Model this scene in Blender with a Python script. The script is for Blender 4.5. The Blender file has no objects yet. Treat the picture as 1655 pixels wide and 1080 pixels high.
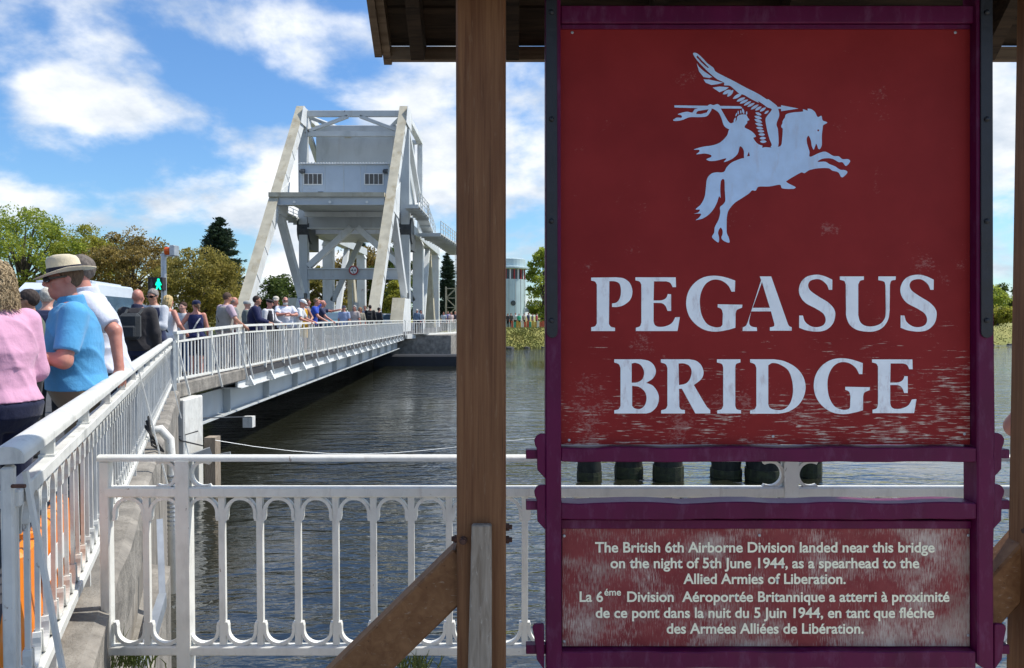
import bpy, bmesh, math, random
import numpy as np
from mathutils import Vector, Matrix
from mathutils.geometry import delaunay_2d_cdt
R = math.radians
random.seed(7)
rng = np.random.default_rng(11)
scene = bpy.context.scene
C = bpy.context.collection

# ------------------------------------------------------------------ camera
CAM_Z, F_PX, PITCH = 1.6, 1200.0, math.atan(29 / 1200)
cam_d = bpy.data.cameras.new('camera'); cam = bpy.data.objects.new('camera', cam_d); C.objects.link(cam)
cam.location = (0, 0, CAM_Z); cam.rotation_euler = (math.pi / 2 - PITCH, 0, 0)
cam_d.sensor_fit = 'HORIZONTAL'; cam_d.sensor_width = 36; cam_d.lens = 36 * F_PX / 1655
cam_d.clip_start = .05; cam_d.clip_end = 6000
scene.camera = cam

# ------------------------------------------------------------------ light
SUN_AZ = R(72)          # from +Y towards +X : to the right and a little beyond the sign
SUN_EL = R(57)
SKY_STRENGTH, SUN_STRENGTH, EXPOSURE = .15, 2.6, 1.05
world = bpy.data.worlds.new('World'); scene.world = world; world.use_nodes = True
nt = world.node_tree; nt.nodes.clear()
def N(nt, t, **kw):
    n = nt.nodes.new(t)
    for k, v in kw.items():
        if k in ('operation', 'blend_type', 'data_type', 'sky_type', 'noise_dimensions', 'feature', 'wave_type', 'bands_direction', 'normalize', 'distance', 'clamp', 'use_clamp', 'interpolation_type'):
            setattr(n, k, v)
        else:
            n.inputs[k.replace('_', ' ')].default_value = v
    return n
def L(nt, a, ao, b, bi): nt.links.new(a.outputs[ao], b.inputs[bi])
sky = N(nt, 'ShaderNodeTexSky', sky_type='NISHITA'); sky.sun_disc = False
sky.sun_elevation = SUN_EL; sky.sun_rotation = SUN_AZ; sky.air_density = 1.25; sky.dust_density = .25; sky.ozone_density = 3.2
tc = N(nt, 'ShaderNodeTexCoord'); sep = N(nt, 'ShaderNodeSeparateXYZ'); L(nt, tc, 'Generated', sep, 0)
zz = N(nt, 'ShaderNodeMath', operation='MAXIMUM'); L(nt, sep, 'Z', zz, 0); zz.inputs[1].default_value = 0
za = N(nt, 'ShaderNodeMath', operation='ADD'); L(nt, zz, 0, za, 0); za.inputs[1].default_value = .42
dx = N(nt, 'ShaderNodeMath', operation='DIVIDE'); L(nt, sep, 'X', dx, 0); L(nt, za, 0, dx, 1)
dy = N(nt, 'ShaderNodeMath', operation='DIVIDE'); L(nt, sep, 'Y', dy, 0); L(nt, za, 0, dy, 1)
cv = N(nt, 'ShaderNodeCombineXYZ'); L(nt, dx, 0, cv, 'X'); L(nt, dy, 0, cv, 'Y')
CLOUD_OFF = (11.2, 9.9, 0)
mp = N(nt, 'ShaderNodeMapping'); L(nt, cv, 0, mp, 0); mp.inputs['Location'].default_value = CLOUD_OFF
n1 = N(nt, 'ShaderNodeTexNoise', Scale=2.7, Detail=12.0, Roughness=.55, Distortion=.12); L(nt, mp, 0, n1, 'Vector')
n2 = N(nt, 'ShaderNodeTexNoise', Scale=1.0, Detail=3.0, Roughness=.5); L(nt, mp, 0, n2, 'Vector')
ad = N(nt, 'ShaderNodeMath', operation='MULTIPLY_ADD'); L(nt, n2, 0, ad, 0); ad.inputs[1].default_value = .75; L(nt, n1, 0, ad, 2)
# clouds crowd towards the horizon
hz = N(nt, 'ShaderNodeMapRange', interpolation_type='SMOOTHSTEP'); L(nt, sep, 'Z', hz, 0)
hz.inputs['From Min'].default_value = .02; hz.inputs['From Max'].default_value = .5; hz.inputs['To Min'].default_value = .06; hz.inputs['To Max'].default_value = -.035
ad2 = N(nt, 'ShaderNodeMath', operation='ADD'); L(nt, ad, 0, ad2, 0); L(nt, hz, 0, ad2, 1)
cov = N(nt, 'ShaderNodeMapRange', interpolation_type='SMOOTHSTEP'); L(nt, ad2, 0, cov, 0)
cov.inputs['From Min'].default_value = .835; cov.inputs['From Max'].default_value = .99
mp2 = N(nt, 'ShaderNodeMapping'); L(nt, cv, 0, mp2, 0); mp2.inputs['Location'].default_value = (CLOUD_OFF[0] + .04, CLOUD_OFF[1] - .08, 0)
n3 = N(nt, 'ShaderNodeTexNoise', Scale=3.6, Detail=8.0, Roughness=.6); L(nt, mp2, 0, n3, 'Vector')
shd = N(nt, 'ShaderNodeMapRange'); L(nt, n3, 0, shd, 0)
shd.inputs['From Min'].default_value = .36; shd.inputs['From Max'].default_value = .62
cr = N(nt, 'ShaderNodeMix', data_type='RGBA'); L(nt, shd, 0, cr, 'Factor')
cr.inputs['A'].default_value = (2.0, 2.3, 2.7, 1); cr.inputs['B'].default_value = (3.75, 3.8, 3.85, 1)
tint = N(nt, 'ShaderNodeMix', data_type='RGBA', blend_type='MULTIPLY'); tint.inputs['Factor'].default_value = 1
L(nt, sky, 0, tint, 'A'); tint.inputs['B'].default_value = (.285, .40, .525, 1)
mx = N(nt, 'ShaderNodeMix', data_type='RGBA'); L(nt, cov, 0, mx, 'Factor'); L(nt, tint, 'Result', mx, 'A'); L(nt, cr, 'Result', mx, 'B')
bg = N(nt, 'ShaderNodeBackground', Strength=SKY_STRENGTH); L(nt, mx, 'Result', bg, 0)
wo = N(nt, 'ShaderNodeOutputWorld'); L(nt, bg, 0, wo, 0)

sd = bpy.data.lights.new('sun', 'SUN'); sun = bpy.data.objects.new('sun', sd); C.objects.link(sun)
sd.energy = SUN_STRENGTH; sd.angle = R(.7); sd.color = (1, .955, .88)
SUN_DIR = Vector((math.sin(SUN_AZ) * math.cos(SUN_EL), math.cos(SUN_AZ) * math.cos(SUN_EL), math.sin(SUN_EL)))
sun.rotation_euler = SUN_DIR.to_track_quat('Z', 'Y').to_euler(); sun.location = (30, 10, 40)

vs = scene.view_settings
vs.view_transform = 'Standard'; vs.look = 'None'; vs.exposure = EXPOSURE; vs.gamma = 1; vs.use_curve_mapping = False
scene.render.engine = 'CYCLES'
scene.cycles.max_bounces = 6; scene.cycles.diffuse_bounces = 2; scene.cycles.glossy_bounces = 2
scene.cycles.transparent_max_bounces = 8
try: scene.cycles.use_denoising = True
except Exception: pass

# ------------------------------------------------------------------ helpers
_cf, _sf = math.cos(PITCH), math.sin(PITCH)
def at(x, y, Y):
    """the point of the upright plane at distance Y that the photograph shows at pixel (x, y)"""
    a, b = (x - 827.5) / F_PX, (540 - y) / F_PX
    d = Vector((a, _cf + b * _sf, -_sf + b * _cf))
    return Vector((0, 0, CAM_Z)) + d * (Y / d.y)

class MB:
    def __init__(s): s.v, s.f, s.m = [], [], []
    def add(s, vs, fs, mi=0):
        o = len(s.v); s.v += [tuple(v) for v in vs]; s.f += [tuple(i + o for i in f) for f in fs]; s.m += [mi] * len(fs); return s
    def box(s, x0, x1, y0, y1, z0, z1, mi=0):
        return s.add([(x0, y0, z0), (x1, y0, z0), (x1, y1, z0), (x0, y1, z0), (x0, y0, z1), (x1, y0, z1), (x1, y1, z1), (x0, y1, z1)],
                     [(3, 2, 1, 0), (4, 5, 6, 7), (0, 1, 5, 4), (1, 2, 6, 5), (2, 3, 7, 6), (3, 0, 4, 7)], mi)
    def beam(s, p0, p1, w, h, up=(0, 0, 1), w1=None, h1=None, mi=0):
        p0, p1 = Vector(p0), Vector(p1); d = (p1 - p0).normalized(); u = Vector(up)
        if abs(d.dot(u)) > .99: u = Vector((0, 1, 0))
        sx = d.cross(u).normalized(); uz = sx.cross(d).normalized(); w1 = w1 or w; h1 = h1 or h
        vs = []
        for p, ww, hh in ((p0, w, h), (p1, w1, h1)):
            for a, b in ((-1, -1), (1, -1), (1, 1), (-1, 1)): vs.append(p + sx * (a * ww / 2) + uz * (b * hh / 2))
        return s.add(vs, [(3, 2, 1, 0), (4, 5, 6, 7), (0, 1, 5, 4), (1, 2, 6, 5), (2, 3, 7, 6), (3, 0, 4, 7)], mi)
    def tube(s, pts, r, n=8, mi=0, cap=True):
        pts = [Vector(p) for p in pts]; rs = r if isinstance(r, (list, tuple)) else [r] * len(pts)
        base = len(s.v); ref = None
        for i, p in enumerate(pts):
            d = (pts[min(i + 1, len(pts) - 1)] - pts[max(i - 1, 0)]).normalized()
            if ref is None:
                ref = d.cross(Vector((0, 0, 1)));
                if ref.length < .01: ref = d.cross(Vector((0, 1, 0)))
            ref = (ref - d * ref.dot(d)).normalized(); b = d.cross(ref)
            for k in range(n):
                t = 2 * math.pi * k / n; s.v.append(tuple(p + (ref * math.cos(t) + b * math.sin(t)) * rs[i]))
        for i in range(len(pts) - 1):
            for k in range(n):
                a = base + i * n + k; b2 = base + i * n + (k + 1) % n
                s.f.append((a, b2, b2 + n, a + n)); s.m.append(mi)
        if cap:
            s.f.append(tuple(base + k for k in reversed(range(n)))); s.m.append(mi)
            s.f.append(tuple(base + (len(pts) - 1) * n + k for k in range(n))); s.m.append(mi)
        return s
    def prism(s, poly, mk, d, mi=0):
        """poly: 2D points, mk(a,b,t) -> 3D; extruded from t=0 to t=d"""
        n = len(poly); vs = [mk(a, b, 0) for a, b in poly] + [mk(a, b, d) for a, b in poly]
        return s.add(vs, [tuple(range(n)), tuple(reversed(range(n, 2 * n)))] + [(i, i + n, (i + 1) % n + n, (i + 1) % n) for i in range(n)], mi)
    def lathe(s, prof, n=24, c=(0, 0, 0), ex=1, ey=1, mi=0):
        base = len(s.v)
        for r, z in prof:
            for k in range(n):
                t = 2 * math.pi * k / n; s.v.append((c[0] + r * ex * math.cos(t), c[1] + r * ey * math.sin(t), c[2] + z))
        for i in range(len(prof) - 1):
            for k in range(n):
                a = base + i * n + k; b = base + i * n + (k + 1) % n
                s.f.append((a, b, b + n, a + n)); s.m.append(mi)
        s.f.append(tuple(base + k for k in reversed(range(n)))); s.m.append(mi)
        s.f.append(tuple(base + (len(prof) - 1) * n + k for k in range(n))); s.m.append(mi)
        return s
    def mesh(s, name, mats, smooth=False, bevel=0):
        me = bpy.data.meshes.new(name); me.from_pydata(s.v, [], s.f)
        for m in (mats if isinstance(mats, (list, tuple)) else [mats]): me.materials.append(m)
        if any(s.m): me.polygons.foreach_set('material_index', s.m)
        bm = bmesh.new(); bm.from_mesh(me)
        bmesh.ops.recalc_face_normals(bm, faces=bm.faces)
        if bevel:
            es = [e for e in bm.edges if len(e.link_faces) == 2 and e.calc_face_angle(0) > .6]
            bmesh.ops.bevel(bm, geom=es, offset=bevel, segments=1, affect='EDGES')
        bm.to_mesh(me); bm.free()
        if smooth: me.polygons.foreach_set('use_smooth', [True] * len(me.polygons))
        me.update(); return me
    def build(s, name, mats, parent=None, smooth=False, bevel=0):
        return place(name, s.mesh(name, mats, smooth, bevel), parent)
def place(name, me, parent=None, loc=None, rot=None, scale=None):
    o = bpy.data.objects.new(name, me); C.objects.link(o); o.parent = parent
    if loc is not None: o.location = loc
    if rot is not None: o.rotation_euler = rot
    if scale is not None: o.scale = scale
    return o
def tag(o, label=None, cat=None, group=None, kind=None):
    for k, v in (('label', label), ('category', cat), ('group', group), ('kind', kind)):
        if v: o[k] = v
    return o
def thing(name, label, cat, group=None, loc=(0, 0, 0), rz=0):
    o = bpy.data.objects.new(name, None); C.objects.link(o); o.location = loc; o.rotation_euler.z = rz
    o.empty_display_size = .2
    return tag(o, label, cat, group)

# ------------------------------------------------------------------ materials
def new_mat(name):
    m = bpy.data.materials.new(name); m.use_nodes = True; nt = m.node_tree
    return m, nt, nt.nodes['Principled BSDF']
def pos(nt, sc=(1, 1, 1)):
    g = N(nt, 'ShaderNodeNewGeometry'); mp = N(nt, 'ShaderNodeMapping'); mp.inputs['Scale'].default_value = sc
    L(nt, g, 'Position', mp, 0); return mp
def noise(nt, vec, scale, detail=4, rough=.55, dist=0):
    n = N(nt, 'ShaderNodeTexNoise', Scale=scale, Detail=detail, Roughness=rough, Distortion=dist); L(nt, vec, 0, n, 'Vector'); return n
def rng_(nt, src, a, b, c=0, d=1, out=0):
    m = N(nt, 'ShaderNodeMapRange'); L(nt, src, out, m, 0)
    m.inputs['From Min'].default_value = a; m.inputs['From Max'].default_value = b; m.inputs['To Min'].default_value = c; m.inputs['To Max'].default_value = d
    return m
def mixc(nt, fac, A, B, blend='MIX'):
    m = N(nt, 'ShaderNodeMix', data_type='RGBA', blend_type=blend)
    for src, k in ((fac, 'Factor'), (A, 'A'), (B, 'B')):
        if isinstance(src, (int, float)): m.inputs[k].default_value = src
        elif isinstance(src, tuple): m.inputs[k].default_value = src if len(src) == 4 else (*src, 1)
        else:
            o = src.outputs['Result'] if src.bl_idname == 'ShaderNodeMix' else src.outputs[0]
            if src.bl_idname == 'ShaderNodeMix': o = [x for x in src.outputs if x.type == 'RGBA'][0]
            nt.links.new(o, m.inputs[k])
    return m
def outc(m): return [x for x in m.outputs if x.type == 'RGBA'][0]
def bump(nt, b, h, strength=.3, dist=.01, out=0):
    bn = N(nt, 'ShaderNodeBump', Strength=strength, Distance=dist); L(nt, h, out, bn, 'Height'); L(nt, bn, 0, b, 'Normal'); return bn
def mat(name, col, rough=.5, var=.12, scale=6, metal=0, bumpd=0, bscale=None, stretch=(1, 1, 1), dirt=None, dirt_amt=.5, dscale=3, spec=None, rust=None):
    m, nt, b = new_mat(name)
    p = pos(nt, stretch); n = noise(nt, p, scale, 6)
    dk = tuple(c * (1 - var * 1.6) for c in col); lt = tuple(min(1, c * (1 + var)) for c in col)
    c = mixc(nt, rng_(nt, n, .3, .7), dk, lt)
    if dirt:
        p2 = pos(nt, (1, 1, .35)); nd = noise(nt, p2, dscale, 9, .68); c = mixc(nt, rng_(nt, nd, .52, .72, 0, dirt_amt), c, dirt)
    if rust:
        nr = noise(nt, pos(nt, (1, 1, .6)), rust, 6, .7); c = mixc(nt, rng_(nt, nr, .655, .70, 0, .85), c, (.16, .075, .035)); nr2 = noise(nt, pos(nt, (1, 1, .12)), rust * .8, 5, .6); c = mixc(nt, rng_(nt, nr2, .60, .75, 0, .35), c, (.30, .22, .15))
    nt.links.new(outc(c), b.inputs['Base Color'])
    r = rng_(nt, n, .2, .8, rough * .85, min(1, rough * 1.15)); L(nt, r, 0, b, 'Roughness')
    b.inputs['Metallic'].default_value = metal
    if spec is not None: b.inputs['Specular IOR Level'].default_value = spec
    if bumpd:
        nb = noise(nt, p, bscale or scale * 4, 5, .6); bump(nt, b, nb, .6, bumpd)
    return m
M = {}
M['rail_white'] = mat('white_gloss_paint', (.76, .755, .70), .42, .06, 9, dirt=(.36, .36, .32), dirt_amt=.35, dscale=14, rust=26, bumpd=.002, bscale=50)
M['rail_old'] = mat('worn_white_paint', (.66, .66, .62), .5, .08, 8, dirt=(.25, .25, .23), dirt_amt=.55, dscale=11, rust=22, bumpd=.002, bscale=50)
M['steel_white'] = mat('bridge_white_paint', (.68, .70, .69), .5, .07, .8, dirt=(.36, .35, .30), dirt_amt=.5, dscale=.9, rust=1.6)
M['steel_grey'] = mat('bridge_grey_paint', (.50, .53, .53), .5, .06, .6, dirt=(.27, .29, .28), dirt_amt=.5, dscale=.7, rust=1.3)
M['steel_stain'] = mat('lichen_stained_paint', (.50, .46, .35), .75, .14, 1.1, dirt=(.26, .19, .08), dirt_amt=.75, dscale=1.3)
M['cabin_blue'] = mat('cabin_blue_paint', (.40, .47, .54), .5, .04, .8, dirt=(.30, .34, .38), dirt_amt=.4, dscale=.8)
M['dark_steel'] = mat('dark_machinery', (.05, .055, .06), .5, .3, 3)
M['glass_dark'] = mat('dark_glazing', (.03, .04, .05), .12, .2, 2)
M['concrete'] = mat('weathered_concrete', (.25, .23, .20), .92, .3, 3.2, bumpd=.03, bscale=22, dirt=(.085, .078, .065), dirt_amt=.8, dscale=5)
M['concrete_rough'] = mat('rough_board_marked_concrete', (.27, .245, .21), .95, .3, 5, bumpd=.05, bscale=14, stretch=(1, 1, .35), dirt=(.07, .062, .05), dirt_amt=.8, dscale=6)
M['asphalt'] = mat('asphalt', (.055, .055, .058), .9, .2, 5, bumpd=.004, bscale=120)
M['paving'] = mat('quay_paving', (.40, .36, .30), .92, .2, 4, bumpd=.006, bscale=60)
M['moss'] = mat('wet_moss', (.028, .036, .012), .7, .5, 9, bumpd=.02)
M['black_iron'] = mat('black_iron', (.012, .014, .02), .45, .3, 25, bumpd=.0015, bscale=60)
M['rust'] = mat('rusty_bolt', (.10, .045, .03), .8, .4, 60, bumpd=.001, bscale=200)
M['galv'] = mat('galvanised_steel', (.42, .45, .48), .42, .12, 9, metal=.6)
M['rubber'] = mat('black_rubber', (.02, .02, .022), .7, .2, 10)
M['dark_fender'] = mat('dark_timber_fender', (.018, .02, .026), .7, .3, 2, bumpd=.01)

def wood(name, a, bcol, grain=(60, 60, 3), rough=.65, spots=None, bd=.0025):
    m, nt, b = new_mat(name)
    p = pos(nt, grain); n = noise(nt, p, 1.0, 8, .6, .6)
    p2 = pos(nt, (3, 3, 1.2)); n2 = noise(nt, p2, 1.6, 4)
    c = mixc(nt, rng_(nt, n, .32, .68), a, bcol)
    c = mixc(nt, rng_(nt, n2, .3, .75, 0, .45), c, tuple(x * .6 for x in a))
    if spots:
        p3 = pos(nt, (grain[0] * 1.5, grain[1] * 1.5, grain[2] * 4)); n3 = noise(nt, p3, 1.0, 6, .7); c = mixc(nt, rng_(nt, n3, .60, .68, 0, spots[1]), c, spots[0])
    n5 = noise(nt, pos(nt, tuple(g * (1.6 if g > 5 else .35) for g in grain)), 1.0, 5, .6, .3); c = mixc(nt, rng_(nt, n5, .66, .70, 0, .75), c, tuple(x * .25 for x in a))
    nt.links.new(outc(c), b.inputs['Base Color']); b.inputs['Roughness'].default_value = rough; b.inputs['Specular IOR Level'].default_value = .3
    bump(nt, b, n, .6, bd); return m
M['post_wood'] = wood('stained_brown_timber', (.135, .053, .021), (.265, .128, .056), (70, 70, 2.2), .6, ((.36, .25, .15), .25))
M['brace_wood'] = wood('stained_brown_brace', (.165, .070, .026), (.295, .148, .063), (26, 26, 26), .6, ((.40, .33, .25), .5))
M['grey_wood'] = wood('bleached_timber', (.20, .155, .11), (.42, .36, .29), (60, 60, 6), .85, ((.52, .47, .40), .8))
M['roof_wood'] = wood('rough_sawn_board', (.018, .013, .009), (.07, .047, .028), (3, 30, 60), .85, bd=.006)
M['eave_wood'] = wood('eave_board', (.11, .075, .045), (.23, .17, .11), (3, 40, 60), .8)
M['pile_wood'] = wood('tarred_pile', (.012, .013, .012), (.04, .045, .035), (9, 9, 3), .75, bd=.02)
M['purple'] = mat('purple_gloss_paint', (.100, .0022, .043), .45, .14, 7, spec=.25, bumpd=.003, bscale=9, stretch=(1, 1, .5), dirt=(.20, .09, .17), dirt_amt=.35, dscale=26)

def board_mat():
    """red painted plywood: the paint flakes in level streaks, most of it near the bottom edge and the right"""
    m, nt, b = new_mat('flaking_red_board')
    base = noise(nt, pos(nt, (1, 1, 1)), 5, 5)
    red = mixc(nt, rng_(nt, base, .3, .7), (.215, .0130, .0135), (.270, .0195, .0195))
    g = N(nt, 'ShaderNodeNewGeometry'); sp = N(nt, 'ShaderNodeSeparateXYZ'); L(nt, g, 'Position', sp, 0)
    low = rng_(nt, sp, 1.80, 1.21, -.02, .20, out='Z')
    right = rng_(nt, sp, .75, 1.42, -.02, .03, out='X'); rz = rng_(nt, sp, 2.0, 1.75, 0, 1, out='Z')
    rr = N(nt, 'ShaderNodeMath', operation='MULTIPLY'); L(nt, right, 0, rr, 0); L(nt, rz, 0, rr, 1)
    st = noise(nt, pos(nt, (16, 16, 190)), 1, 8, .62); pt = noise(nt, pos(nt, (7, 7, 11)), 1, 5, .6)
    s1 = N(nt, 'ShaderNodeMath', operation='MULTIPLY_ADD'); L(nt, pt, 0, s1, 0); s1.inputs[1].default_value = .45; L(nt, st, 0, s1, 2)
    s2 = N(nt, 'ShaderNodeMath', operation='ADD'); L(nt, s1, 0, s2, 0); L(nt, low, 0, s2, 1)
    s3 = N(nt, 'ShaderNodeMath', operation='ADD'); L(nt, s2, 0, s3, 0); L(nt, rr, 0, s3, 1)
    f0 = rng_(nt, s3, .965, 1.02)
    fp = noise(nt, pos(nt, (1, 1, 1)), 6.5, 4, .6); fs = noise(nt, pos(nt, (1, 1, 1.6)), 85, 5, .75)
    sc = N(nt, 'ShaderNodeMath', operation='MULTIPLY_ADD'); L(nt, fp, 0, sc, 0); sc.inputs[1].default_value = 1.5; L(nt, fs, 0, sc, 2)
    sc2 = N(nt, 'ShaderNodeMath', operation='MULTIPLY_ADD'); L(nt, low, 0, sc2, 0); sc2.inputs[1].default_value = .55; L(nt, sc, 0, sc2, 2)
    fsc = rng_(nt, sc2, 1.50, 1.62, 0, .6)
    red = mixc(nt, fsc, red, (.36, .17, .15))
    f = f0
    c = mixc(nt, f, red, mixc(nt, rng_(nt, noise(nt, pos(nt), 45, 4), .35, .68), (.32, .13, .11), (.60, .50, .42)))
    nt.links.new(outc(c), b.inputs['Base Color']); b.inputs['Roughness'].default_value = .6; b.inputs['Specular IOR Level'].default_value = .2
    hh = noise(nt, pos(nt, (5, 5, 120)), 1, 5); bump(nt, b, hh, .25, .001); return m
def plaque_mat():
    m, nt, b = new_mat('weathered_plaque')
    st = noise(nt, pos(nt, (330, 330, 34)), 1, 7, .68); pt = noise(nt, pos(nt, (5, 5, 6.5)), 1, 5, .6)
    g = N(nt, 'ShaderNodeNewGeometry'); sp = N(nt, 'ShaderNodeSeparateXYZ'); L(nt, g, 'Position', sp, 0)
    lo = rng_(nt, sp, .75, .58, 0, .08, out='Z'); rt = rng_(nt, sp, 1.15, 1.45, 0, .12, out='X')
    s = N(nt, 'ShaderNodeMath', operation='MULTIPLY_ADD'); L(nt, pt, 0, s, 0); s.inputs[1].default_value = 1.1; L(nt, st, 0, s, 2)
    s2 = N(nt, 'ShaderNodeMath', operation='ADD'); L(nt, s, 0, s2, 0); L(nt, lo, 0, s2, 1)
    s3 = N(nt, 'ShaderNodeMath', operation='ADD'); L(nt, s2, 0, s3, 0); L(nt, rt, 0, s3, 1)
    f = rng_(nt, s3, 1.06, 1.30)
    red = mixc(nt, rng_(nt, noise(nt, pos(nt), 14, 4), .3, .7), (.19, .018, .022), (.26, .045, .045))
    gr = mixc(nt, rng_(nt, noise(nt, pos(nt, (1, 1, .5)), 9, 4), .3, .7), (.28, .19, .16), (.62, .53, .46))
    c = mixc(nt, f, red, gr)
    nt.links.new(outc(c), b.inputs['Base Color']); b.inputs['Roughness'].default_value = .75; bump(nt, b, st, .3, .001); return m
M['board'] = board_mat(); M['plaque'] = plaque_mat()
M['sky_blue'] = mat('pale_blue_paint', (.50, .68, .94), .6, .06, 22, dirt=(.42, .36, .40), dirt_amt=.35, dscale=30)
M['letter_blue'] = mat('pale_blue_letter_paint', (.86, .92, .97), .6, .04, 22, dirt=(.40, .30, .32), dirt_amt=.6, dscale=36)
M['cream_paint'] = mat('cream_letter_paint', (.90, .88, .68), .6, .05, 30)

def water_mat():
    m, nt, b = new_mat('canal_water')
    b.inputs['Base Color'].default_value = (.014, .015, .009, 1); b.inputs['Roughness'].default_value = .04
    b.inputs['IOR'].default_value = 1.95; b.inputs['Specular IOR Level'].default_value = .5
    mp = pos(nt, (.75, 2.1, 1)); mp.inputs['Rotation'].default_value = (0, 0, R(-17))
    a = noise(nt, mp, 1.2, 3, .42, .8)
    mp2 = pos(nt, (1.3, 3.0, 1)); mp2.inputs['Rotation'].default_value = (0, 0, R(-34))
    c = noise(nt, mp2, 3.6, 2, .45, .5)
    mm = N(nt, 'ShaderNodeMath', operation='MULTIPLY_ADD'); L(nt, c, 0, mm, 0); mm.inputs[1].default_value = .25; L(nt, a, 0, mm, 2)
    bn = bump(nt, b, mm, 1.0, .12)
    pa = noise(nt, pos(nt, (.6, 1, 1)), .11, 3, .5); L(nt, rng_(nt, pa, .38, .62, .22, 1.0), 0, bn, 'Strength'); return m
M['water'] = water_mat()
def grass_mat(name, a, bcol):
    m, nt, b = new_mat(name)
    n = noise(nt, pos(nt, (1, 1, 1)), .5, 8, .65); n2 = noise(nt, pos(nt), 3, 6, .7)
    c = mixc(nt, rng_(nt, n, .35, .65), a, bcol); c = mixc(nt, rng_(nt, n2, .4, .7, 0, .6), c, tuple(x * .55 for x in a))
    nt.links.new(outc(c), b.inputs['Base Color']); b.inputs['Roughness'].default_value = .95; bump(nt, b, n2, .8, .15); return m
M['grass'] = grass_mat('bank_grass', (.20, .215, .05), (.34, .31, .09))
# ------------------------------------------------------------------ setting
WZ = -1.7                                   # water level
LD = Vector((-.384, .923, 0)).normalized(); LN = Vector((.923, .384, 0)).normalized()   # along / towards the water, wing wall
KW = .88
def wing(Y, p, z):                          # a point beside the wing wall: p metres towards the water of the camera's own line
    s = (Y - p * LN.y) / LD.y; q = LD * s + LN * p
    return Vector((q.x * KW, q.y * KW, CAM_Z + (z - CAM_Z) * KW))
def edge_x(Y): return -6.2 - .037 * (Y - 17)         # right edge of the bridge
def deck_z(Y): return .27 + .07 * min(1, max(0, (Y - 4) / 10))
def sheet(name, pts, m, z=None):
    mb = MB(); mb.add([(p[0], p[1], p[2] if len(p) > 2 else z) for p in pts], [tuple(range(len(pts)))])
    o = mb.build(name, m); return tag(o, kind='structure')
sheet('canal_bed', [(-3000, -3000), (3000, -3000), (3000, 4000), (-3000, 4000)], M['concrete_rough'], -4.0)
water = sheet('water', [(-900, -40), (1500, -40), (1500, 300), (-900, 300)], M['water'], WZ)
mb = MB()                                   # quay the photographer stands on
mb.prism([(-1.95, 3.335), (40, 3.335), (40, -30), (-1.0, -30), (.5, -2)], lambda a, b, t: (a, b, -t), 2.2)
tag(mb.build('quay_ground', M['paving']), kind='structure')
# road with its slope up to the bridge
mb = MB(); ys = [-30, -2, 2, 6, 8, 10, 12, 13.15]
vs = []
for Y in ys:
    e = wing(Y / KW, -.86, 0); vs += [(-60, Y, deck_z(Y)), (e.x, Y, deck_z(Y))]
mb.add(vs, [(2 * i, 2 * i + 1, 2 * i + 3, 2 * i + 2) for i in range(len(ys) - 1)])
tag(mb.build('road', M['asphalt']), kind='structure')
sheet('far_road', [(-19, 51.9, .345), (-6.0, 51.9, .345), (-6.0, 400, .345), (-19, 400, .345)], M['asphalt'])
# far bank: land sheet plus sloping shore
shore = [(-900, 53), (-24, 53), (-4.3, 52.4), (-3.4, 60), (-1.2, 73), (4, 78), (60, 84.5), (500, 120), (1500, 160)]
top = [(-900, 56), (-24, 54), (-4.6, 52.6), (-3.9, 60), (-2.2, 75), (3.4, 84), (60, 91), (500, 130), (1500, 175)]
mb = MB()
vs = [(x, y, -2.3) for x, y in shore] + [(x, y, .24) for x, y in top]
n = len(shore); mb.add(vs, [(i, i + 1, n + i + 1, n + i) for i in range(n - 1)])
mb.add([(x, y, .24) for x, y in top] + [(1500, 3900, .24), (-900, 3900, .24)], [tuple(range(n + 2))])
tag(mb.build('far_bank', M['grass']), kind='structure')
# ragged tufts along the shore
mb = MB()
for i in range(9000):
    x = random.uniform(-1, 14) if i % 3 else random.uniform(45, 75); t = random.random()
    ys_ = np.interp(x, [-1.2, 4, 60, 500], [73, 78, 84.5, 120]); yt = np.interp(x, [-2.2, 3.4, 60, 500], [75, 84, 91, 130])
    y = ys_ + .9 + (yt - ys_) * t + random.uniform(0, 4 * (t > .9)); z = -2.3 + 2.54 * min(1, (y - ys_) / (yt - ys_))
    if z < WZ - .05: continue
    h = random.uniform(.05, .18); w = random.uniform(.04, .12); a = random.uniform(0, 3.14); c, s_ = math.cos(a) * w, math.sin(a) * w
    mb.add([(x - c, y - s_, z - .05), (x + c, y + s_, z - .05), (x + c * .3 + random.uniform(-.2, .2), y, z + h)], [(0, 1, 2)])
tag(mb.build('bank_tufts', M['grass']), 'rough yellow green grass tufts on the far canal bank', 'grass', kind='stuff')
mb = MB()
for i in range(90):
    x = random.uniform(-1.2, 70); y = np.interp(x, [-1.2, 4, 60], [73, 78, 84.5]) + random.uniform(.35, 1.0)
    r = random.uniform(.15, .45)
    mb.lathe([(r * .5, -.2), (r, 0), (r * .8, r * .45), (r * .2, r * .65)], 6, (x, y, WZ), 1 + random.random() * .6, 1)
tag(mb.build('shore_stones', M['dark_fender']), 'dark stones along the far waterline', 'stones', kind='stuff')

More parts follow.
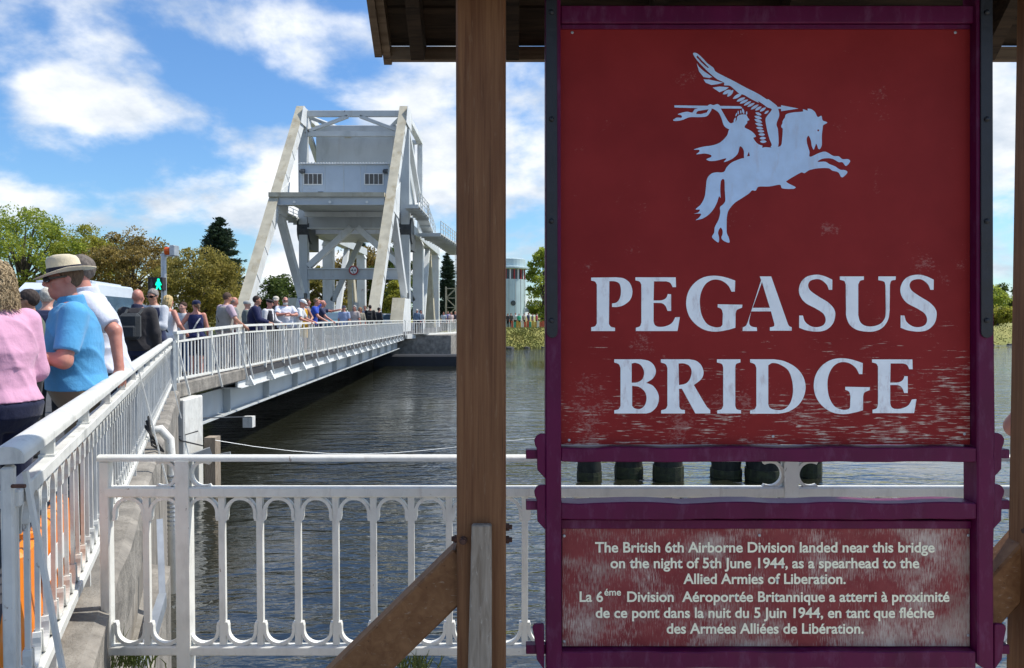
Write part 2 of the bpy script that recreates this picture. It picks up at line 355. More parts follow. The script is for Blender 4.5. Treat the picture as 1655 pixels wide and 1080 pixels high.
# ------------------------------------------------------------------ wing wall of the approach
w = thing('wing_wall', 'weathered concrete wing wall with a kerb under the long white railing', 'wall')
mb = MB(); vs = []
for Y in (-4, 14.9):
    vs += [wing(Y, -.86, .04), wing(Y, -.47, .04), wing(Y, -.47, .1), wing(Y, -.86, .1 if Y < 0 else .16)]
mb = MB(); Ys = np.linspace(-3, 14.8, 40)
prof = lambda Y: [wing(Y, -.88, .13), wing(Y, -.50, .115), wing(Y, -.455 + random.uniform(-.012, .012), .09 + random.uniform(-.02, .01)), wing(Y, -.45 + random.uniform(-.015, .015), -.06), wing(Y, -.45, -.3), wing(Y, -.88, -.3)]
vs = [v for Y in Ys for v in prof(Y)]; k = 6
mb.add(vs, [(i * k + j, i * k + (j + 1) % k, (i + 1) * k + (j + 1) % k, (i + 1) * k + j) for i in range(len(Ys) - 1) for j in range(k)] + [tuple(range(k)), tuple((len(Ys) - 1) * k + j for j in reversed(range(k)))])
mb.build('kerb', M['concrete'], w)
mb = MB(); vs = []
for Y in (-3, 14.6):
    vs += [wing(Y, -.90, -.29), wing(Y, -.475, -.29), wing(Y, -.45, -2.3), wing(Y, -.90, -2.3)]
mb.add(vs, [(0, 1, 5, 4), (1, 2, 6, 5), (2, 3, 7, 6), (3, 0, 4, 7), (3, 2, 1, 0), (4, 5, 6, 7)])
mb.build('wall_face', M['concrete_rough'], w)
mb = MB(); vs = []                          # lower footing ledge
for Y in np.linspace(3.80, 6.6, 12):
    vs += [wing(Y, -.47, -.62), wing(Y, -.30 + random.uniform(-.02, .02), -.64), wing(Y, -.29, -2.3), wing(Y, -.47, -2.3)]
k = 4; mb.add(vs, [(i * k + j, i * k + (j + 1) % k, (i + 1) * k + (j + 1) % k, (i + 1) * k + j) for i in range(11) for j in range(k)] + [(0, 1, 2, 3), (44, 47, 46, 45)])
mb.build('footing_ledge', M['concrete'], w)
mb = MB(); a, b = wing(4.7, -.40, -.5), wing(5.4, -.40, -.45)
mb.beam(wing(4.6, -.38, -.62), wing(5.5, -.30, -.52), .05, .09); mb.beam(wing(5.5, -.30, -.52), wing(5.8, -.33, .0), .04, .03)
mb.build('steel_channel', M['galv'], w)
mb = MB(); mb.tube([wing(8.2, -.55, .32), wing(8.25, -.45, .34), wing(8.3, -.36, .22), wing(8.3, -.34, -.1), wing(8.25, -.34, -1.5)], .045, 10)
mb.build('cable_conduit', M['rail_white'], w, smooth=True)
mb = MB()
for i in range(26): mb.lathe([(.047, 0), (.05, .01), (.047, .02)], 8, tuple(wing(8.28, -.34, -.2 - i * .05)))
mb.build('conduit_rings', M['galv'], w)['kind'] = 'stuff'
mb = MB()
for s_ in range(3): mb.tube([wing(8.2, -.56, .34), wing(8.1, -.60 + s_ * .02, .40 + .05 * s_), wing(8.0, -.52, .30 - .05 * s_), wing(8.2, -.42, .1)], .012, 5)
mb.build('loose_cable', M['rubber'], w)
mb = MB()                                   # weeds at the end of the kerb
for cx, cy, cz, nb, hh in ((-1.88, 3.33, 0, 110, .16), (-.44, 3.30, 0, 60, .11), (-1.72, 3.36, 0, 70, .1)):
    for i in range(nb):
        x, y = cx + random.gauss(0, .05), cy + random.gauss(0, .03); h = hh * random.uniform(.4, 1.2); dx_, dy_ = random.gauss(0, .04), random.gauss(0, .03)
        mb.add([(x - .003, y, cz), (x + .003, y, cz), (x + dx_ * .5 + .003, y + dy_ * .5, cz + h * .6), (x + dx_ * .5 - .002, y + dy_ * .5, cz + h * .6), (x + dx_, y + dy_, cz + h)], [(0, 1, 2, 3), (3, 2, 4)])
tag(mb.build('weeds', grass_mat('weed_green', (.10, .16, .03), (.24, .25, .07))), 'wispy green weeds growing along the quay edge', 'weeds', kind='stuff')

# ------------------------------------------------------------------ ornate railings
SP = .169
def railing_meshes(key, bar, m, SP=SP):
    mb = MB(); mb.box(-bar / 2, bar / 2, -bar * .36, bar * .36, 0, 1); bal = mb.mesh(key + '_baluster', m)
    def arch(flip):
        mb = MB(); ro, ri, dp = (SP - bar) / 2 + .001, (SP - bar) / 2 - .013, .013
        pts = [(math.pi * i / 14) for i in range(15)]; path = [(-ro - .004, -.036), (-ro + .002, -.02)] + [(-math.cos(t) * ro, math.sin(t) * ro) for t in pts] + [(ro - .002, -.02), (ro + .004, -.036)]
        inn = [(-ri - .004, -.036), (-ri, -.02)] + [(-math.cos(t) * ri, math.sin(t) * ri) for t in pts] + [(ri, -.02), (ri + .004, -.036)]
        f = -1 if flip else 1; vs = []
        for (a, b), (c, d) in zip(path, inn): vs += [(a, -dp, b * f), (c, -dp, d * f), (c, dp, d * f), (a, dp, b * f)]
        n = len(path); mb.add(vs, [(i * 4 + j, i * 4 + (j + 1) % 4, (i + 1) * 4 + (j + 1) % 4, (i + 1) * 4 + j) for i in range(n - 1) for j in range(4)] + [(0, 1, 2, 3), (4 * n - 1, 4 * n - 2, 4 * n - 3, 4 * n - 4)])
        return mb.mesh(key + '_arch', m)
    return bal, arch(False), arch(True)
def handrail(p0, p1, r, h, m, name, parent, n=10):
    """a rail with a half-round back and a flat underside, sagging between its posts by nothing"""
    d = (p1 - p0).normalized(); s_ = d.cross(Vector((0, 0, 1))).normalized(); prof = [(-r, -h), (r, -h)] + [(r * math.cos(t), r * .72 * math.sin(t)) for t in [math.pi * i / n for i in range(n + 1)]]
    mb = MB(); k = len(prof); mb.add([p + s_ * a + Vector((0, 0, b)) for p in (p0, p1) for a, b in prof], [(j, (j + 1) % k, k + (j + 1) % k, k + j) for j in range(k)] + [tuple(range(k)), tuple(reversed(range(k, 2 * k)))])
    return mb.build(name, m, parent)
# --- front railing, along the quay edge
FY = 3.3
fr = thing('quay_railing', 'white ornamental railing with round arches along the water edge behind the sign', 'railing')
def fx(px): return at(px, 800, FY).x
def fz(py): return at(800, py, FY).z
zt, zu, zb = fz(741), fz(794), fz(1049)
x_end, x_post, x_r = fx(172), fx(298), 2.75
bal, ar_u, ar_d = railing_meshes('front', .028, M['rail_white'])
o = handrail(Vector((x_end - .03, FY, zt)), Vector((x_r, FY, zt)), .024, .010, M['rail_white'], 'top_rail', fr)
mb = MB(); mb.box(x_end, x_r, FY - .024, FY + .024, zu - .024, zu + .022); mb.build('upper_rail', M['rail_white'], fr, bevel=.006)
mb = MB(); mb.box(x_end, x_r, FY - .024, FY + .024, zb - .022, zb + .020); mb.build('bottom_rail', M['rail_white'], fr, bevel=.006)
def scroll_mesh(m):
    mb = MB(); rr = (zt - zu) / 2 - .018; vs = []; nn = 20
    for i in range(nn + 1):
        t = R(62 + (298 - 62) * i / nn); k = 1 + .12 * (abs(i - nn / 2) / (nn / 2)) ** 6
        for ro, y in ((rr + .008, -.012), (rr - .006, -.012), (rr - .006, .012), (rr + .008, .012)): vs.append((math.cos(t) * ro * k, y, math.sin(t) * ro))
    mb.add(vs, [(i * 4 + j, i * 4 + (j + 1) % 4, (i + 1) * 4 + (j + 1) % 4, (i + 1) * 4 + j) for i in range(nn) for j in range(4)] + [(0, 1, 2, 3), (4 * nn + 3, 4 * nn + 2, 4 * nn + 1, 4 * nn)])
    return mb.mesh('scroll', m), rr
scr, srr = scroll_mesh(M['rail_white'])
n_bal = int((x_r - x_end) / SP) + 1
posts = [i for i in range(-2, n_bal) if i % 16 == 0]
off = x_post
pm = MB().box(-.030, .030, -.028, .028, 0, 1).mesh('rail_post', M['rail_white'])
for i in range(-1, n_bal):
    x = off + i * SP
    if x > x_r + .01 or x < x_end - .5: continue
    if i % 16 == 0:
        place('post', pm, fr, (x, FY, -.02), scale=(1, 1, zt + .02 - .008))
        for sg in (-1, 1): place('scroll', scr, fr, (x + sg * (srr + .034), FY, (zt + zu) / 2 + .004), rot=(0, 0, 0 if sg > 0 else math.pi))
    elif x > x_end + .05:
        place('baluster', bal, fr, (x, FY, zb + .019), (random.gauss(0, .002), random.gauss(0, .0022), random.gauss(0, .03)), scale=(1, 1, zu - zb - .04))
    if x + SP / 2 > x_end and x + SP < x_r + .05:
        sc_ = 1.0
        place('arch', ar_u, fr, (x + SP / 2, FY, zu - .0235 - (SP - .028) / 2), scale=(1, 1, 1))
        place('arch', ar_d, fr, (x + SP / 2, FY, zb + .0195 + (SP - .028) / 2), scale=(1, 1, 1))
place('arch', ar_u, fr, (x_end + .104, FY, zu - .0235 - (SP - .028) / 2)); place('arch', ar_d, fr, (x_end + .104, FY, zb + .0195 + (SP - .028) / 2))
mb = MB(); mb.box(x_end - .022, x_end + .022, FY - .022, FY + .022, zb - .025, zt - .012); mb.build('end_post', M['rail_white'], fr, bevel=.004)
# drop the doubled first baluster

# --- long railing on the wing wall
lr = thing('approach_railing', 'long worn white railing receding on the left beside the standing people', 'railing')
P0 = -.606; SP2 = SP * KW; zt2, zu2, zb2 = (CAM_Z + (q_ - CAM_Z) * KW for q_ in (1.165, .985, .235))
a0, a1 = wing(2.47, P0, 0), wing(14.7, P0, 0); LA = math.atan2(LD.y, LD.x)
handrail(Vector((a0.x, a0.y, zt2 - .03)) - LD * .03, Vector((a1.x, a1.y, zt2 - .03)), .046, .018, M['rail_old'], 'top_rail', lr, 14)
bal2, ar_u2, ar_d2 = railing_meshes('approach', .021, M['rail_old'], SP2)
for z, nm, w_, h_ in ((zu2, 'upper_rail', .06, .05), (zb2, 'bottom_rail', .055, .045)):
    mb = MB(); mb.beam(Vector((a0.x, a0.y, z)), Vector((a1.x, a1.y, z)), w_, h_); mb.build(nm, M['rail_old'], lr, bevel=.005)
Lr = (a1 - a0).length; nb = int(Lr / SP2)
sp_m = MB().box(-.016, .016, -.022, .022, 0, 1).box(-.03, .03, -.026, .026, 0, .12).mesh('spacer', M['rail_old'])
ft = MB().box(-.03, .03, -.06, .06, -.012, .012).box(-.014, .014, -.02, .02, 0, .13).mesh('rail_foot', M['rail_old'])
for i in range(nb + 1):
    p = a0 + LD * (.08 + i * SP2)
    place('baluster', bal2, lr, (p.x, p.y, zb2 + .02), (random.gauss(0, .003), random.gauss(0, .003), LA + random.gauss(0, .03)), (1, 1, zu2 - zb2 - .04))
    q = p + LD * SP2 / 2
    if i < nb:
        place('arch', ar_u2, lr, (q.x, q.y, zu2 - .0255 - (SP2 - .021) / 2), (0, 0, LA)); place('arch', ar_d2, lr, (q.x, q.y, zb2 + .023 + (SP2 - .021) / 2), (0, 0, LA))
    if i % 6 == 3:
        place('spacer', sp_m, lr, (q.x, q.y, zu2 + .024), (0, 0, LA), (1, 1, zt2 - zu2 - .075))
        place('foot', ft, lr, (q.x, q.y, zb2 - .15), (0, 0, LA))
for Y in (2.55, 7.1, 11.7):
    mb = MB(); mb.beam(wing(Y, P0 + .035, 1.065), wing(Y, -.33 if Y > 3 else -.40, -.02), .036, .012, up=tuple(LN)); mb.build('stay', M['rail_old'], lr)
mb = MB(); mb.beam(wing(2.47, P0, .1), wing(2.47, P0, 1.10), .032, .05, up=tuple(LD)); mb.build('end_post', M['rail_old'], lr, bevel=.006)
mb = MB(); mb.tube([wing(2.455, P0 - .02, 1.035), wing(2.455, P0 + .055, 1.035)], .006, 8); mb.build('bolt', M['rust'], lr)
mb = MB(); p = wing(14.72, P0 + .02, 0); mb.box(p.x - .06, p.x + .06, p.y - .06, p.y + .06, .2, 1.16); mb.build('corner_post', M['galv'], lr)

# --- railing of the bridge itself
br = thing('bridge_railing', 'white bar railing along the bridge deck with people leaning on it', 'railing')
def run(pts, parent, sp=.17, posts_every=10, stays=True, m=M['rail_white'], rise=None):
    """pts: (x, y, z of the bottom rail, z of the top); bars between them"""
    for (xa, ya, ba, ta), (xb, yb, bb, tb) in zip(pts, pts[1:]):
        A, B = Vector((xa, ya, 0)), Vector((xb, yb, 0)); d = (B - A).normalized(); ln = (B - A).length; ang = math.atan2(d.y, d.x)
        for nm, za_, zb_, w_, h_ in (('top_rail', ta, tb, .075, .05), ('upper_rail', ta - .16, tb - .16, .04, .035), ('bottom_rail', ba, bb, .05, .04)):
            mb = MB(); mb.beam((xa, ya, za_), (xb, yb, zb_), w_, h_); mb.build(nm, m, parent)
        n = max(1, int(round(ln / sp)))
        for i in range(n):
            t = (i + .5) / n; p = A.lerp(B, t); b_, t_ = ba + (bb - ba) * t, ta + (tb - ta) * t
            if i % posts_every == 0:
                place('post', post_m, parent, (p.x, p.y, b_ - .14), (0, 0, ang), (1, 1, t_ - b_ + .12))
                if stays:
                    o_ = Vector((d.y, -d.x, 0)) * .22
                    mb = MB(); mb.beam((p.x, p.y, t_ - .18), (p.x + o_.x, p.y + o_.y, b_ - .30), .035, .014, up=(0, 1, 0)); mb.build('stay', m, parent)
            else:
                place('bar', bar_m, parent, (p.x, p.y, b_ + .02), (0, 0, ang), (1, 1, t_ - b_ - .19))
                if i % 4 == 2: place('spacer', spc_m, parent, (p.x, p.y, t_ - .14), (0, 0, ang))
bar_m = MB().box(-.017, .017, -.008, .008, 0, 1).mesh('bridge_bar', M['rail_white'])
post_m = MB().box(-.03, .03, -.03, .03, 0, 1).mesh('bridge_post', M['rail_white'])
spc_m = MB().box(-.02, .02, -.012, .012, 0, .12).mesh('bridge_spacer', M['rail_white'])
run([(-6.02, 13.25, .47, 1.30), (edge_x(17), 17, .44, 1.385)], br)
run([(edge_x(17.05), 17.05, .44, 1.385), (edge_x(34), 34, .42, 1.37), (edge_x(51), 51, .34, 1.29)], br)
fr2 = thing('far_quay_railing', 'short white railing beyond the bridge beside the tower columns', 'railing')
run([(edge_x(51) + .05, 51.2, .34, 1.29), (-6.4, 53, .34, 1.29), (-4.75, 57, .34, 1.29), (-4.0, 62, .34, 1.29), (-2.4, 74, .34, 1.29)], fr2, sp=.2, stays=False)

for (xa, ya), (xb, yb) in (((edge_x(51) + .1, 51.5), (-6.35, 53)), ((-6.35, 53), (-4.65, 57)), ((-4.65, 57), (-3.9, 62)), ((-3.9, 62), (-2.3, 74))):
    mb = MB(); mb.beam((xa, ya, .17), (xb, yb, .17), .25, .28); mb.build('edge_beam', M['rail_white'], fr2)
# ------------------------------------------------------------------ bascule bridge
bb_ = thing('bascule_bridge', 'tall white steel bascule bridge with counterweight tower over the canal', 'bridge')
XR, XL = -8.9, -17.4
SW, SG, SS = M['steel_white'], M['steel_grey'], M['steel_stain']
# deck
mb = MB(); ed = [(edge_x(Y), Y) for Y in (15.2, 17, 34, 52)]
mb.prism([(-6.05, 13.15)] + ed[1:] + [(-20.2, 52), (-20.2, 13.3), (-6.5, 13.2)], lambda a, b, t: (a, b, .34 - t), .14); mb.build('deck', M['asphalt'], bb_)
def along(Ya, Yb, inset, z0, z1, th, nm, m):
    mb = MB(); A, B = Vector((edge_x(Ya) - inset, Ya, 0)), Vector((edge_x(Yb) - inset, Yb, 0))
    mb.prism([(A.x, Ya), (B.x, Yb), (B.x - th, Yb), (A.x - th, Ya)], lambda a, b, t: (a, b, z0 + t), z1 - z0); return mb.build(nm, m, bb_)
along(17.02, 51.5, .16, .21, .36, .5, 'kerb_stone', M['concrete'])
along(17.02, 51.5, .10, -.04, .20, .05, 'fascia', SW)
along(17.02, 51.5, .02, -.065, -.042, .42, 'fascia_flange', SW)
along(17.02, 51.5, .04, .2, .225, .3, 'fascia_top_flange', SW)
along(14.0, 51.6, .50, -.62, -.068, .06, 'girder_web', SG)
along(14.0, 51.6, .30, -.66, -.622, .5, 'girder_flange', SG)
for x in (-11, -15, -19.6):
    mb = MB(); mb.box(x - .1, x + .1, 15.8, 51.8, -.66, .2); mb.build('inner_girder', SG, bb_)
Y = 17.6
while Y < 51.3:
    x = edge_x(Y); mb = MB(); mb.prism([(x - .11, .20), (x - .02, .20), (x + .10, -.040), (x - .11, -.040)], lambda a, b, t: (a, Y + t, b), .10); mb.build('bracket', SW, bb_)
    Y += 1.72
Y = 17.2
while Y < 51.3:
    x = edge_x(Y) - .5; mb = MB(); mb.box(x + .002, x + .17, Y, Y + .02, -.621, -.07); mb.build('stiffener', SG, bb_); Y += 3.1
def member(nm, p0, p1, w_, h_, m, up=(0, -1, .5), par=bb_, **k):
    mb = MB(); mb.beam(p0, p1, w_, h_, up, **k); return mb.build(nm, m, par, bevel=.02)
for X in (XL, XR):
    lg = member('raking_leg', (X, 47, .36), (X, 62, 18.55), .58, .98, SW)
    d = Vector((0, 15, 18.19)).normalized(); nrm = Vector((0, -d.z, d.y)); A, B = Vector((X, 47, .36)) + nrm * .52, Vector((X, 62, 18.55)) + nrm * .52
    mb = MB(); mb.beam(A, B, .70, .05, up=tuple(nrm)); mb.build('stained_flange', SS, lg)
    for i in range(8):
        f_ = .1 + .11 * i; c_ = Vector((X, 47, .36)).lerp(Vector((X, 62, 18.55)), f_)
        mb = MB(); mb.beam(c_ - nrm * .47 + Vector((.30, 0, 0)), c_ + nrm * .47 + Vector((.30, 0, 0)), .05, .05, up=(1, 0, 0)); mb.build('web_stiffener', SW, lg)
    mb = MB(); mb.prism([(54.2, 9.2), (56.6, 9.0), (57.4, 11.9), (55.2, 10.9)], lambda a, b, t: (X + .295 + t, a, b), .03); mb.build('gusset_plate', SW, bb_)
    mb = MB(); mb.prism([(60.2, 17.2), (61.0, 18.75), (63.4, 18.75), (63.2, 17.2)], lambda a, b, t: (X + .37 + t, a, b), .03); mb.build('gusset_plate', SW, bb_)
    member('strut', (X, 55.2, 9.9), (X, 61.6, 3.1), .52, .62, SW)
    member('tower_post', (X, 62.3, .36), (X, 62.3, 18.4), .72, .62, SG, up=(0, 1, 0))
    member('top_chord', (X, 62, 18.45), (X, 72.6, 18.45), .5, .5, SW, up=(0, 0, 1))
    member('rear_post', (X, 72.4, 18.2), (X, 72.0, 9.6), .5, .5, SW, up=(0, 1, 0))
    member('rear_diagonal', (X, 62.6, 18.0), (X, 71.8, 12.6), .42, .42, SW, up=(0, 0, 1))
    member('rear_diagonal', (X, 71.8, 12.4), (X, 62.8, 9.9), .42, .42, SW, up=(0, 0, 1))
    member('track_beam', (X, 62.7, 9.1), (X, 87.4, 9.1), .8, .8, SG, up=(0, 0, 1))
    for Yc in (70.6, 86):
        member('column', (X, Yc, .3), (X, Yc, 8.25), .95, .9, SW, up=(0, 1, 0))
        mb = MB(); mb.prism([(X - .55, 8.25), (X + .55, 8.25), (X + .35, 8.7), (X - .35, 8.7)], lambda a, b, t: (a, Yc - .5 + t, b), 1.0); mb.build('column_head', SW, bb_)
    mb = MB(); mb.beam((X - .1, 80.2, 8.7), (X - .1, 82.2, .3), .5, .5, up=(0, 1, .2), w1=1.0, h1=1.5); mb.build('raking_strut', SS, bb_)
    member('raking_strut', (X, 78.5, 8.7), (X, 73.2, .3), .5, .5, SW, up=(0, 1, .2))
    # rolling segment pedestal
    mb = MB(); mb.prism([(56.6, .34), (58.4, 3.0), (61.9, 3.0), (61.9, .34)], lambda a, b, t: (X - .47 + t, a, b), .94); pd = mb.build('pedestal', SW, bb_, bevel=.03)
    mb = MB(); mb.beam((X, 56.6, .36), (X, 58.4, 3.02), .98, .06, up=(0, -1, .68)); mb.build('sloped_face', SS, pd)
    mb = MB(); mb.box(X - .3, X + .3, 61.2, 62.6, 3.0, 3.5); mb.build('bearing', M['dark_steel'], pd)
    # pinion machinery under the platform
    mb = MB(); mb.tube([(X - .5, 63, 8.8), (X + .5, 63, 8.8)], 1.1, 16); mb.box(X - .4, X + .4, 62.7, 65.5, 7.2, 8.6); mb.build('machinery', M['dark_steel'], bb_)
mb = MB(); mb.box(XL - .3, XR - .42, 54.5, 54.7, 9.75, 10.298); fb = mb.build('front_beam', SG, bb_)
mb = MB(); mb.box(XL - .35, XR - .40, 54.32, 54.9, 10.30, 10.62); mb.build('stained_flange', SS, fb)
mb = MB(); mb.box(XL - .3, XR - .42, 54.3, 55.0, 9.70, 9.748); mb.build('lower_flange', SG, fb)
mb = MB(); mb.box(XL + .3, XR - .4, 54.9, 61.9, 10.2, 10.29); mb.build('platform', SG, bb_)
for x in (-15.9, -13.3, -10.6):
    mb = MB(); mb.tube([(x, 54.42, 9.93), (x, 54.49, 9.93)], .10, 12); mb.build('beam_lamp', M['rail_white'], fb)
mb = MB(); mb.box(XL + .4, XR - .4, 62.05, 62.5, 8.95, 10.15); cb = mb.build('cross_girder', SG, bb_)
mb = MB(); mb.box(XL + .4, XR - .4, 61.85, 62.7, 8.86, 8.948); mb.build('girder_flange', SW, cb)
mb = MB(); mb.box(XL + .4, XR - .4, 61.0, 61.3, 9.75, 10.15); mb.build('cross_girder', SW, bb_)
mb = MB(); mb.box(XL + .37, XR - .37, 62.05, 62.45, 4.75, 5.5); pb = mb.build('portal_beam', SG, bb_)
for z0, z1 in ((4.66, 4.748), (5.502, 5.59)):
    mb = MB(); mb.box(XL + .37, XR - .37, 61.9, 62.6, z0, z1); mb.build('beam_flange', SW if z0 > 5 else SG, pb)
xm = (XL + XR) / 2
for X in (XL + .4, XR - .4): member('knee_brace', (X, 62.25, 5.75), (xm + (.25 if X > xm else -.25), 62.25, 9.0), .5, .62, SW, up=(0, -1, 0))
for X in (XL + .4, XR - .4): member('rear_knee_brace', (X, 70.4, 3.0), (xm + (1.2 if X > xm else -1.2), 70.4, 8.6), .45, .5, SG, up=(0, -1, 0))
mb = MB(); mb.box(XL + .45, XR - .45, 64.6, 71.7, 9.5, 18.1); cw = mb.build('counterweight', SG, bb_, bevel=.04)
mb = MB(); mb.box(XL + .4, XR - .4, 64.4, 72.0, 8.7, 9.45); mb.build('counterweight_floor', SW, bb_)
for k, zz_ in enumerate((11.8, 14.6)):
    pass
mb = MB(); mb.box(xm - 1.3, xm - .75, 64.5, 64.59, 17.0, 17.5); mb.build('hatch', SS, cw)
member('top_beam', (XL + .3, 62.2, 18.42), (XR - .3, 62.2, 18.42), .3, .5, SG, up=(0, 0, 1))
member('tie_beam', (XL + .37, 62.2, 16.75), (XR - .37, 62.2, 16.75), .3, .42, SG, up=(0, 0, 1))
for X in (XL + .4, XR - .4): member('wind_brace', (X, 62.2, 16.95), (xm + (.5 if X > xm else -.5), 62.2, 18.2), .26, .3, SG, up=(0, -1, 0))
for X in (XL + .3, XR - .3): member('wind_brace', (X, 62.5, 18.3), (xm, 71.8, 18.3), .3, .3, SG)
member('top_beam', (XL + .3, 72.3, 18.42), (XR - .3, 72.3, 18.42), .3, .4, SG, up=(0, 0, 1))
# machine cabin
cx0, cx1, cy0, cy1, cz0, cz1 = -16.35, -9.55, 57.6, 60.6, 10.42, 13.3
mb = MB(); mb.box(cx0, cx1, cy0, cy1, cz0, cz1); cab = mb.build('machine_cabin', M['cabin_blue'], bb_)
mb = MB()
nn = 64
for i in range(nn):
    x0 = cx0 - .1 + (cx1 - cx0 + .2) * i / nn; x1 = cx0 - .1 + (cx1 - cx0 + .2) * (i + 1) / nn; up = .07 if i % 2 else .0
    mb.box(x0, x1 - .001, cy0 - .18, cy1 + .18, cz1 + .004, cz1 + .06 + up)
mb.build('corrugated_roof', SW, cab)
for i, x in enumerate((cx0 + .15, cx0 + .15 + 1.75, cx0 + 3.35, cx0 + 4.65, cx0 + 5.05)):
    mb = MB(); mb.box(x, x + .03, cy0 - .02, cy0 - .002, cz0, cz1); mb.build('panel_joint', SG, cab)
for x0 in (cx0 + .25, cx0 + 4.95):
    wx1 = x0 + 1.5
    mb = MB(); mb.box(x0, wx1, cy0 - .05, cy0 - .003, 11.72, 12.62); wn = mb.build('window', SW, cab)
    for k in range(4):
        mb = MB(); mb.box(x0 + .07 + k * .35, x0 + .07 + k * .35 + .29, cy0 - .07, cy0 - .052, 11.79, 12.55); mb.build('pane', M['glass_dark'], wn)
mb = MB(); mb.box(cx0 + 1.35, cx0 + 1.78, cy0 - .04, cy0 - .003, 10.6, 11.2); mb.build('louvre', M['dark_steel'], cab)
for x in (cx0 + .05, cx1 - .35):
    mb = MB(); mb.prism([(cy0, 12.95), (cy0 - .5, 12.75), (cy0 - .5, 12.6), (cy0, 12.6)], lambda a, b, t: (x + t, a, b), .34); mb.build('floodlight', M['dark_steel'], cab)
# side walkways
def walkway(nm, pts, wd, m=SG):
    root = None
    for (xa, ya, za_), (xb, yb, zb_) in zip(pts, pts[1:]):
        mb = MB(); mb.beam((xa, ya, za_), (xb, yb, zb_), wd, .12); w_ = mb.build(nm, m, bb_)
        A, B = Vector((xa, ya, za_)), Vector((xb, yb, zb_)); d = (B - A).normalized(); s_ = Vector((d.y, -d.x, 0)).normalized()
        n = max(2, int((B - A).length / 1.3))
        for i in range(n + 1):
            p = A.lerp(B, i / n); q = p + s_ * wd / 2
            mb = MB(); mb.tube([q, q + Vector((0, 0, 1.1))], .035, 5); mb.build('handrail_post', SW, w_)
            mb = MB(); mb.beam(p - s_ * wd / 2 + Vector((0, 0, -.16)), p + s_ * wd / 2 + Vector((0, 0, -.16)), .1, .18); mb.build('joist', SG, w_)
        for h in (.45, .8, 1.12):
            mb = MB(); mb.tube([A + s_ * wd / 2 + Vector((0, 0, h)), B + s_ * wd / 2 + Vector((0, 0, h))], .03, 5); mb.build('handrail', SW, w_)
walkway('walkway', [(-7.95, 58.5, 10.3), (-7.9, 65.5, 10.3)], 1.2)
walkway('walkway', [(-7.9, 65.6, 10.25), (-7.7, 70, 8.95)], 1.0)
walkway('walkway', [(-7.3, 66, 8.9), (-6.7, 74, 8.9), (-6.2, 86, 8.9)], 2.0)
walkway('walkway', [(-18.2, 65.5, 9.7), (-18.3, 58.5, 9.7)], 1.2)
mb = MB(); mb.box(XL - .6, XL - .1, 55.2, 55.25, 10.6, 11.6)
# fixed abutment below the tower
ab = thing('tower_abutment', 'concrete canal abutment with dark fender below the bridge tower', 'abutment')
mb = MB(); mb.prism([(-21, 51.9), (-4.3, 52.2), (-3.3, 60), (-3.9, 62), (-21, 62)], lambda a, b, t: (a, b, -2.3 + t), 2.55); mb.build('concrete_block', M['concrete'], ab)
mb = MB(); mb.box(-9.2, -3.2, 49.0, 50.6, -1.9, -.98); mb.build('fender', M['dark_fender'], ab, bevel=.1)
for x in (-8.4, -6.9, -5.2, -3.9):
    mb = MB(); mb.box(x, x + .3, 50.6, 51.88, -1.6, -1.2); mb.build('fender_strut', M['dark_steel'], ab)
# near abutment
na = thing('near_abutment', 'white painted bridge pier under a concrete slab at the near bank', 'abutment')
mb = MB(); mb.prism([(-22, 13.0), (-6.6, 13.0), (-6.75, 14.6), (-22, 14.6)], lambda a, b, t: (a, b, -2.3 + t), 2.45); mb.build('abutment_wall', M['concrete_rough'], na)
mb = MB(); mb.box(-6.30, -5.80, 13.1, 13.9, -2.3, .12); mb.build('pier', M['rail_old'], na, bevel=.02)
mb = MB(); mb.prism([(-6.5, 13.05), (-5.92, 13.05), (edge_x(17) + .1, 17.0), (-7.0, 17.0)], lambda a, b, t: (a, b, .14 + t), .26); mb.build('slab', M['concrete'], na, bevel=.02)
mb = MB(); mb.box(-5.62, -5.42, 13.5, 13.75, -2.2, -.62); mb.build('timber_fender', M['grey_wood'], na)
mb = MB(); mb.beam((-6.2, 13.05, -1.1), (-5.45, 13.4, -.85), .1, .16); mb.beam((-5.7, 13.3, -1.0), (-5.1, 13.4, -.9), .05, .08); mb.build('fender_rail', M['galv'], na)
mb = MB(); mb.box(-6.15, -5.93, 16.9, 17.1, -.95, -.70); mb.build('junction_box', M['rail_old'], na)
for k in range(3):
    mb = MB(); pts = []
    A, B = Vector((-5.45, 13.5, -.66 - .1 * k)), Vector((1.5 + k, 19, -1.5))
    for i in range(13):
        t = i / 12; p = A.lerp(B, t); p.z -= .55 * math.sin(math.pi * t) * (1 - t); p.z = max(p.z, WZ + .03); pts.append(p)
    if k < 1: mb.tube(pts, .004, 5); mb.build('mooring_line', M['galv'], na)
mb = MB(); mb.tube([(-6.2, 13.07, -.1), (-6.05, 13.05, -.4), (-5.85, 13.07, -.6), (-5.6, 13.4, -.75)], .014, 5); mb.build('cable', M['rubber'], na)
mb = MB(); mb.tube([(-5.95, 13.08, -.2), (-5.95, 13.08, -.55), (-5.6, 13.2, -.45)], .012, 5); mb.tube([(-5.95, 13.08, -.21), (-5.85, 16.6, -.66)], .012, 5); mb.build('cable', M['dark_steel'], na)
